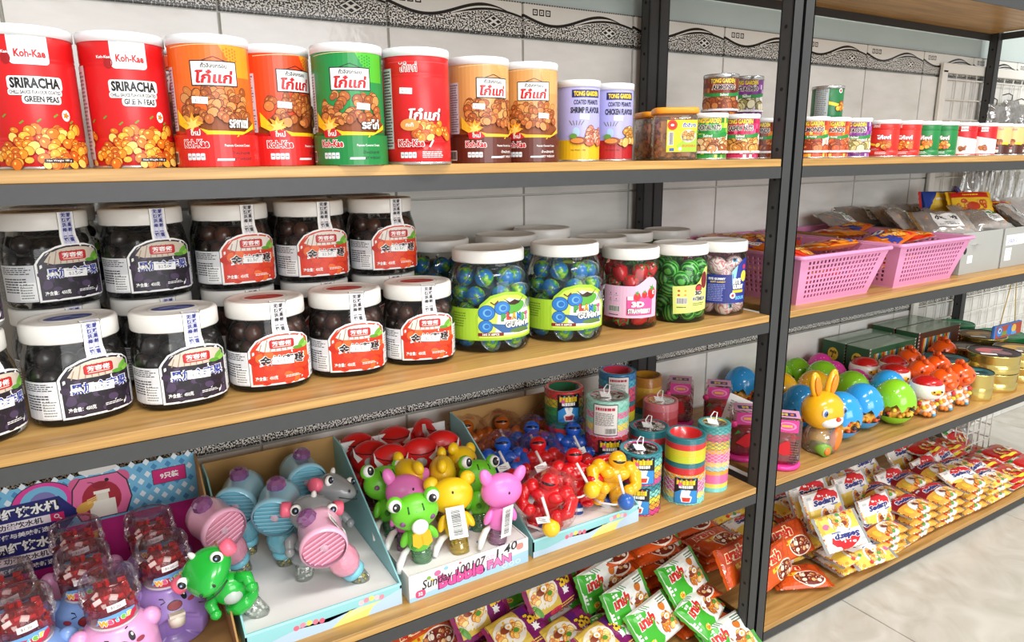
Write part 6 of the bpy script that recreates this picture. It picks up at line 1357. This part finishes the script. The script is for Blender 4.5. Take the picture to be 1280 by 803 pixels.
# settle the upright things on this board so that none stands inside another
def settle(items, fixed, ylo, yhi, it=120):
    for _ in range(it):
        for i, (a, ra) in enumerate(items):
            for b, rb in items[i+1:]+fixed:
                pa, pb = a[0].location, b[0].location if isinstance(b, list) else b
                d = Vector((pa.x-pb[0], pa.y-pb[1])); g = ra+rb+.0008-d.length
                if g <= 0: continue
                d = (d.normalized() if d.length > 1e-5 else Vector((1, 0)))*g
                if isinstance(b, list):
                    for o in a: o.location.x += d.x/2; o.location.y += d.y/2
                    for o in b: o.location.x -= d.x/2; o.location.y -= d.y/2
                else:
                    for o in a: o.location.x += d.x; o.location.y += d.y
            for o in a: o.location.y = max(ylo+ra, min(yhi-ra, o.location.y))
def named(n): return [o for o in bpy.data.objects if o.parent is None and o.name.split('.')[0] == n]
its = [([o], .0505*o.scale[0]) for o in named('capsule_egg')]+[([o], .036*o.scale[0]) for o in named('hen_candy_cup')]+[([o], .042) for o in named('jelly_pot')]+[([o], .046) for o in named('rabbit_toy')]
st = {}
for o in named('candy_tin'): st.setdefault((round(o.location.x, 4), round(o.location.y, 4)), []).append(o)
its += [(v, max(c.dimensions.x for c in [k for k in v[0].children])/2) for v in st.values()]
bxs = [((cx+dx, y), .042) for cx in (.855, 1.105) for y in (.286, .364) for dx in (-.09, -.03, .03, .09)]
settle(its, bxs, .008, .405)
settle([([o], .0705) if o.get('label', '').find('globe') >= 0 else ([o], .053) for o in named('gummy_jar')], [((x, y), .06) for x in (-.73, -.72) for y in (.112, .231, .3485)], .01, .415)
# ================================================================== bottom boards: instant noodle packets
def speck_mat(cols, sc=70):
    m, nt, p = new_mat('wrapper_'+cols[0]); L = nt.links; tc = nt.nodes.new('ShaderNodeTexCoord'); n = nt.nodes.new('ShaderNodeTexNoise'); n.inputs['Scale'].default_value = sc; n.inputs['Detail'].default_value = 2
    L.new(tc.outputs['Object'], n.inputs['Vector']); cr = nt.nodes.new('ShaderNodeValToRGB'); cr.color_ramp.interpolation = 'CONSTANT'; e = cr.color_ramp.elements
    e[0].position = 0; e[0].color = hexc(cols[0]); e[1].position = .44; e[1].color = hexc(cols[1])
    for i, c in enumerate(cols[2:]): k = e.new(.5+.06*i); k.color = hexc(c)
    L.new(n.outputs[0], cr.inputs[0]); L.new(cr.outputs[0], p.inputs['Base Color']); p.inputs['Roughness'].default_value = .25; p.inputs['Coat Weight'].default_value = .3; return m
SILV = C('b9bbb8', .25, metal=.6)
def noodle_bowl(P, u, v, r, seed, bowl='f2f2f0'):
    P.ell(u, v, r*1.15, r*.85, C(bowl), 20); nuts(P, u-r*.8, u+r*.8, v-r*.45, v+r*.45, 26, r*.2, [C(h) for h in ('e8a03a', 'f0c060', 'd87a2a', 'f6dc8c')], seed, C('b8601c'))
    P.ell(u-r*.3, v+r*.2, r*.3, r*.2, C('8a3a1c')); P.ell(u+r*.35, v-r*.1, r*.22, r*.14, C('5a9a34')); P.ell(u+r*.05, v+.3*r, r*.24, r*.18, WHITE); P.ell(u+r*.05, v+.3*r, r*.11, r*.09, C('f0b02c'))
def p_sed(low, seed, half='f4f2ee'):
    def f(P):
        P.rect(0, .022, .128, .044, C(half, .3)); P.rect(0, -.022, .128, .044, C(low, .3))
        P.poly([(-.036, .012), (.046, .012), (.052, .024), (.042, .034), (.03, .036), (.022, .044), (-.004, .044), (-.012, .036), (-.03, .032), (-.04, .024)], C('d2202a'))
        P.text('Sedaap', -.002, .0135, .018, C('24307c'), w=.082, bold=.05, shear=.15, out=WHITE, ow=.05); P.text('Mie', -.016, .031, .006, WHITE, bold=.04); P.rect(.012, .002, .06, .003, C('5a68b8'))
        noodle_bowl(P, .002, -.021, .03, seed); P.ell(-.046, -.022, .01, .012, C('f0d04a')); P.ell(.048, -.016, .009, .007, C('e06a9a')); P.rect(-.05, .03, .014, .006, C('c0c4c8'))
        for k in range(5): P.ell(-.05+k*.025, -.038, .006, .004, C(('e8a03a', 'd83a2c', '5aa03c', 'f0d04a')[k % 4]))
    return f
def p_mama(col, side, seed):
    def f(P):
        P.rect(0, 0, .128, .088, C(side, .3)); P.poly([(-.064, -.044), (-.01, -.044), (.004, 0), (-.02, .03), (-.064, .044)], C(col, .3)); P.text('มาม่า', -.028, .014, .024, C('d2201c'), w=.05, bold=.06, shear=.1, out=WHITE, ow=.09)
        for k in range(3): P.line([(-.03+k*.008, .04), (-.02+k*.008, .03)], .002, C('2f8a4a'))
        noodle_bowl(P, .022, -.012, .032, seed); P.ell(.03, .018, .012, .009, C('d87a2a')); P.lines(.042, .03, .03, .016, 3, C('4a6a4a'), 4); P.ell(-.04, -.03, .009, .007, C('f0c83a')); P.text('โปร', -.04, -.03, .007, REDI, bold=.03)
        P.rect(.0, -.0, .012, .012, WHITE, .3)
    return f
def p_orange(P):
    P.rect(0, 0, .128, .088, C('d8561a', .3)); P.poly([(-.064, .044), (.05, .044), (.03, .008), (-.064, .0)], C('c2441a')); P.text('มาม่า', -.02, .022, .026, C('d8281c'), w=.066, bold=.06, shear=.1, out=C('f8e6b0'), ow=.09); P.rect(.0, -.004, .07, .01, C('f0c22c'), .05); P.ell(.02, -.02, .04, .024, C('f4e8d8'), 20); P.ell(.02, -.02, .036, .021, C('7a2414'), 20); nuts(P, -.008, .046, -.032, -.01, 20, .0055, [C(h) for h in ('c8783a', 'e8b87a', '9a3a1c', 'f4e6d0')], 5)
def p_purple(P):
    P.rect(0, 0, .128, .088, C('7c1a62', .3)); P.rect(-.028, .006, .07, .074, C('d8b84a')); noodle_bowl(P, -.028, .006, .034, 6, 'e8e0d0'); P.ell(-.056, -.02, .006, .016, C('5a9a34'), 10, .4); P.rect(.02, .03, .022, .018, C('5a1470')); P.star(.03, -.01, .012, .006, 8, WHITE); P.text('ไวไว', .036, .01, .022, C('f2c62c'), w=.042, bold=.06, out=BLACK, ow=.08); P.ell(-.01, -.036, .02, .006, C('c83a4a')); P.lines(.03, -.034, .05, .01, 2, C('f2c62c'), 4)
def p_indo(P):
    P.rect(0, 0, .128, .088, C('c81e1c', .3)); P.poly([(-.064, .03), (0, .03), (.02, .044), (-.064, .044)], C('2a8a3a')); P.rect(-.03, .034, .04, .008, WHITE); noodle_bowl(P, -.01, -.01, .034, 8, 'c81e1c'); P.ell(.034, .014, .019, .018, C('c87a2c')); P.ell(.034, -.006, .016, .013, WHITE); P.ell(.034, -.006, .007, .006, C('f09a1c')); P.line([(-.058, -.03), (-.02, -.036), (.03, -.036)], .008, C('f0d82c'))
a_, b_, t_ = .064, .044, .026
NP = {'sedw': pack_proto('noodle_packet', 'noodle packet', a_, b_, t_, [speck_mat(('f0eee8', 'f2c83a', 'd8302c', 'f4f0e8', 'e89a2c')), SILV], p_sed('f2d25a', 1), 31), 'sedb': pack_proto('noodle_packet', 'noodle packet', a_, b_, t_, [speck_mat(('f0eee8', 'e8842c', '8a2024', 'f0d04a', 'f4f0e8')), SILV], p_sed('e8b04a', 2, '8a1c2c'), 32),
      'mamag': pack_proto('noodle_packet', 'noodle packet', a_, b_, t_, [C('e6ebe2', .28, coat=.2, var=.06), C('4a9a34', .3)], p_mama('3fae2c', 'eef2ec', 3), 33), 'mamao': pack_proto('noodle_packet', 'noodle packet', a_, b_, t_, [speck_mat(('c8501a', 'd8661c', 'a83c14', 'e8e0d0', 'b84818'), 40), C('c8501a', .3)], p_orange, 34),
      'purp': pack_proto('noodle_packet', 'noodle packet', a_, b_, t_, [speck_mat(('7c1a62', '6a1454', 'c83a5a', 'd8b04a', '7c1a62'), 45), C('8a2a5a', .3)], p_purple, 35), 'indo': pack_proto('noodle_packet', 'noodle packet', a_, b_, t_, [speck_mat(('e8e6e4', 'c81e1c', 'e8d04a', 'f0eeec', 'c81e1c'), 40), C('d8d8d8', .3)], p_indo, 36)}
Rq = random.Random(21); TH = .0235
def flat(k, x, y, lv, rz=0, lab=None, grp=None, tilt=0):
    M = Matrix.Rotation(radians(rz)+Rq.uniform(-.06, .06), 3, 'Z') @ Matrix.Rotation(radians(tilt)+Rq.uniform(-.04, .04), 3, 'X'); return lay(NP[k], (x+Rq.uniform(-.004, .004), y+Rq.uniform(-.003, .003), Z4+.0145+lv*TH), M, lab, grp)
def lean(k, px, py, y, th, rz, lab, roll=0):
    p = gy(px, py, y); M = Matrix.Rotation(radians(rz), 3, 'Z') @ Matrix.Rotation(radians(th), 3, 'X') @ Matrix.Rotation(radians(roll), 3, 'Z'); return lay(NP[k], p, M, lab)
ordn = ('bottom', 'second', 'third', 'fourth', 'fifth', 'top')
# right rack: front stacks lying flat (long sides to the aisle)
cols = [(.405, 2, 'sedw'), (.545, 3, 'sedb'), (.685, 4, 'sedb'), (.825, 4, 'sedb'), (.965, 4, 'sedb'), (1.105, 3, 'sedw'), (1.25, 2, 'indo'), (1.39, 2, 'indo')]
cn = ('first', 'second', 'third', 'fourth', 'fifth', 'sixth', 'seventh', 'last')
for ci, (x, n, k) in enumerate(cols):
    for lv in range(n):
        for yi, y in enumerate((.056, .15)): flat(k, x, y, lv, 0, '%s noodle packet of the %s stack from the post, %s row' % (ordn[lv], cn[ci], ('front', 'rear')[yi]), 'stacked noodle packets on the right rack')
for ci, (x, n, k) in enumerate([(.13, 3, 'mamao'), (.27, 3, 'sedw'), (.41, 4, 'sedw'), (.55, 4, 'sedw'), (.69, 4, 'sedw'), (.83, 3, 'sedw')]):
    for lv in range(n):
        for yi, y in enumerate((.245, .338)): flat(k, x, y, lv, 0, '%s noodle packet in the %s hidden back stack, %s row' % (ordn[lv], cn[ci], ('inner', 'wall')[yi]), 'noodle packets stacked at the back of the right rack')
flat('sedw', .265, .16, 0, 0, 'lowest noodle packet under the leaning white packets'); flat('sedw', .265, .16, 1, 5, 'second noodle packet under the leaning white packets'); flat('sedw', .265, .16, 2, -4, 'third noodle packet under the leaning white packets')
# leaning packets facing the aisle
for k, px, py, y, th, rz, lab, *ro in (('sedw', 1029, 634, .115, 62, -4, 'white and red noodle packet leaning at the left end of the pile'), ('sedw', 1012, 622, .16, 60, -6, 'white noodle packet half covered behind the leftmost leaning one'), ('sedw', 1066, 612, .18, 58, 0, 'white and red noodle packet leaning second from the left'), ('sedw', 1117, 605, .17, 52, 4, 'white and red noodle packet leaning in the middle of the pile'), ('sedw', 1160, 588, .17, 48, 6, 'white and red noodle packet leaning beside the middle one'), ('sedw', 1182, 576, .2, 42, 10, 'white noodle packet leaning at the right end of the pile'),
        ('sedw', 1096, 640, .085, 60, 0, 'noodle packet standing upright in the front centre'), ('sedw', 1051, 664, .05, 48, -8, 'upside-down noodle packet leaning at the front left', 180), ('sedw', 1036, 596, .26, 55, 0, 'white packet edge in the back row, left'), ('sedw', 1080, 585, .27, 55, 3, 'white packet edge in the back row, middle'), ('sedw', 1128, 572, .27, 50, 0, 'white packet edge in the back row, right'), ('sedw', 1154, 562, .3, 45, 5, 'white packet edge in the back row by the board'), ('indo', 1196, 549, .27, 48, 10, 'red and green egg noodle packet leaning at the back right')):
    lean(k, px, py, y, th, rz, lab, *(ro or (0,)))
for k, px, py, y, th, rz, lab in (('sedw', 1082, 688, .03, 22, -6, 'noodle packet lying with its name up at the front left'), ('sedw', 1116, 668, .06, 24, 4, 'noodle packet lying with noodles showing, front centre'), ('sedb', 1160, 617, .1, 20, -4, 'dark red noodle packet lying on the front stacks, left'), ('sedb', 1185, 604, .11, 18, 5, 'dark red noodle packet lying on the front stacks, middle'), ('sedw', 1224, 590, .1, 22, 8, 'white noodle packet lying on the front stacks, right')):
    lean(k, px, py, y, th, rz, lab)
flat('sedw', .395, .05, 2, -5, 'extra noodle packet on top of the first stack') if False else None
flat('mamao', .235, .075, 0, -28, 'single orange noodle packet lying flat on the bare board')
for i, (x, y, lv, rz) in enumerate(((1.1, .25, 0, 0), (1.1, .25, 1, 0), (1.1, .25, 2, 5), (1.1, .25, 3, 8), (1.24, .25, 0, 0), (1.24, .25, 1, 0), (1.24, .25, 2, 4))): flat('indo', x, y, lv, rz, 'red noodle packet in the back right corner, %s layer, %s' % (ordn[lv], 'nearest the white packets' if x < 1.2 else ('in between' if x < 1.3 else 'outermost')))
for k, px, py, y, th, rz, lab in (('indo', 1262, 585, .1, 16, 12, 'red and green noodle packet lying on top at the right edge'), ('indo', 1225, 572, .2, 20, 6, 'red noodle packet lying behind the front stacks'), ('sedw', 1205, 600, .06, 20, -5, 'white noodle packet lying across the fourth stack')): lean(k, px, py, y, th, rz, lab)
# wire basket with crumpled film behind the right end
t = thing('wire_basket', 'white wire basket of crumpled clear film behind the red packets', 'basket', (1.4, .3, Z4)); w, d, h = .16, .15, .19
for z in (.004, .05, .096, .142, h): MB().tube([(-w/2, -d/2, z), (w/2, -d/2, z), (w/2, d/2, z), (-w/2, d/2, z)], .0024, 6, closed=True).build('ring_wire', WIRE, t)
for k in range(5):
    for y in (-d/2, d/2): MB().tube([(-w/2+w*k/4, y, 0.002), (-w/2+w*k/4, y, h)], .002, 6).build('upright_wire', WIRE, t)
    if 0 < k < 4:
        for x in (-w/2, w/2): MB().tube([(x, -d/2+d*k/4, .002), (x, -d/2+d*k/4, h)], .002, 6).build('upright_wire', WIRE, t)
for k in range(4):
    o = thing('crumpled_film_bag', 'crumpled clear film bag stuffed in the wire basket, %s' % ('lower left', 'lower right', 'upper left', 'upper right')[k], 'plastic film', (1.365+.065*(k % 2), .3, Z4+.05+.08*(k//2))); me, q_ = pack_mesh(.045, .055, .06, [CLEAR('e4e4e2', .35, .15, .1, 1, 45), FILM], .006, 60+k, .006); obj('film', me, o).rotation_euler = (1.2, .3*k, .4)
# orange packets around the posts
for ci, x in enumerate((-.235, -.095)):
    for lv in range(7):
        for yi, y in enumerate((.1, .2, .3)):
            if yi == 0 and (lv > 2 or ci == 0): continue
            if ci == 0 and yi == 1 and lv > 5: continue
            flat('mamao', x, y+.02*lv*(yi < 2)*.5, lv, 0, 'orange noodle packet piled left of the posts, %s layer, %s row, %s' % ((ordn+('seventh',))[lv], ('front', 'middle', 'back')[yi], ('left', 'right')[ci]), 'orange noodle packets piled by the posts')
for k, px, py, y, th, rz, lab in (('mamao', 985, 676, .12, 50, 0, 'orange noodle packet leaning with its name facing the aisle, right of the posts'), ('mamao', 998, 650, .2, 40, 0, 'orange noodle packet behind the leaning orange one'), ('mamao', 925, 700, .07, 60, 6, 'orange noodle packet leaning with its name showing, left of the posts'), ('mamao', 968, 705, .08, 70, 12, 'orange noodle packet standing right behind the posts')):
    lean(k, px, py, y, th, rz, lab)
# left rack: green, white and purple packets
for ci, (x, n) in enumerate(((-.4, 3), (-.28, 3))):
    for lv in range(n):
        for yi, y in enumerate((.12, .23, .33)): flat('mamag', x-.005*lv, y, lv, 0, 'green noodle packet under the green pile, %s layer, %s row, %s' % (ordn[lv], ('front', 'middle', 'back')[yi], ('left', 'right')[ci]), 'green noodle packets under the pile')
for k, px, py, y, th, rz, lab in (('mamag', 716, 705, .28, 62, 12, 'white and green noodle packet at the back left of its pile'), ('mamag', 820, 672, .27, 55, 10, 'green noodle packet at the back under the board'), ('mamag', 752, 730, .2, 64, 12, 'white and green noodle packet leaning with its name on the edge'), ('mamag', 853, 720, .13, 50, 14, 'green and white noodle packet with bowl picture, right of the pile'), ('mamag', 785, 752, .13, 60, 14, 'white and green noodle packet half covered in the middle'), ('mamag', 818, 778, .08, 46, 14, 'large green and white noodle packet at the front of the pile'), ('mamag', 875, 762, .07, 30, 28, 'green noodle packet lying beside the posts'), ('mamag', 912, 800, .0, 35, 4, 'green and white noodle packet hanging over the board edge at the front')):
    lean(k, px, py, y, th, rz, lab)
for k, px, py, y, th, rz, lab in (('purp', 600, 765, .25, 58, 14, 'purple and yellow noodle packet with bowl picture, left'), ('purp', 688, 740, .22, 58, 14, 'purple and yellow noodle packet with bowl picture beside the green pile'), ('purp', 650, 790, .18, 30, 12, 'purple noodle packet lying below the picture packets, left'), ('purp', 715, 795, .14, 30, 12, 'purple noodle packet lying below the picture packets, right'), ('mamao', 530, 795, .28, 40, 10, 'dark orange noodle packet in the shade at the left'), ('purp', 760, 800, .09, 24, 14, 'purple noodle packet at the lower edge of the picture')):
    lean(k, px, py, y, th, rz, lab)
for lv in range(3):
    for x in (-.68, -.545): flat('purp', x, .3, lv, 0, 'purple noodle packet in the base stack, %s layer, %s' % (ordn[lv], 'left' if x < -.6 else 'right')); flat('purp', x+.04, .2, min(lv, 1), 0, 'purple noodle packet in the front base stack, %s layer, %s' % (ordn[lv], 'left' if x < -.6 else 'right')) if lv < 2 else None
for o in list(bpy.data.objects):
    if o.get('used') is not None: del o['used']
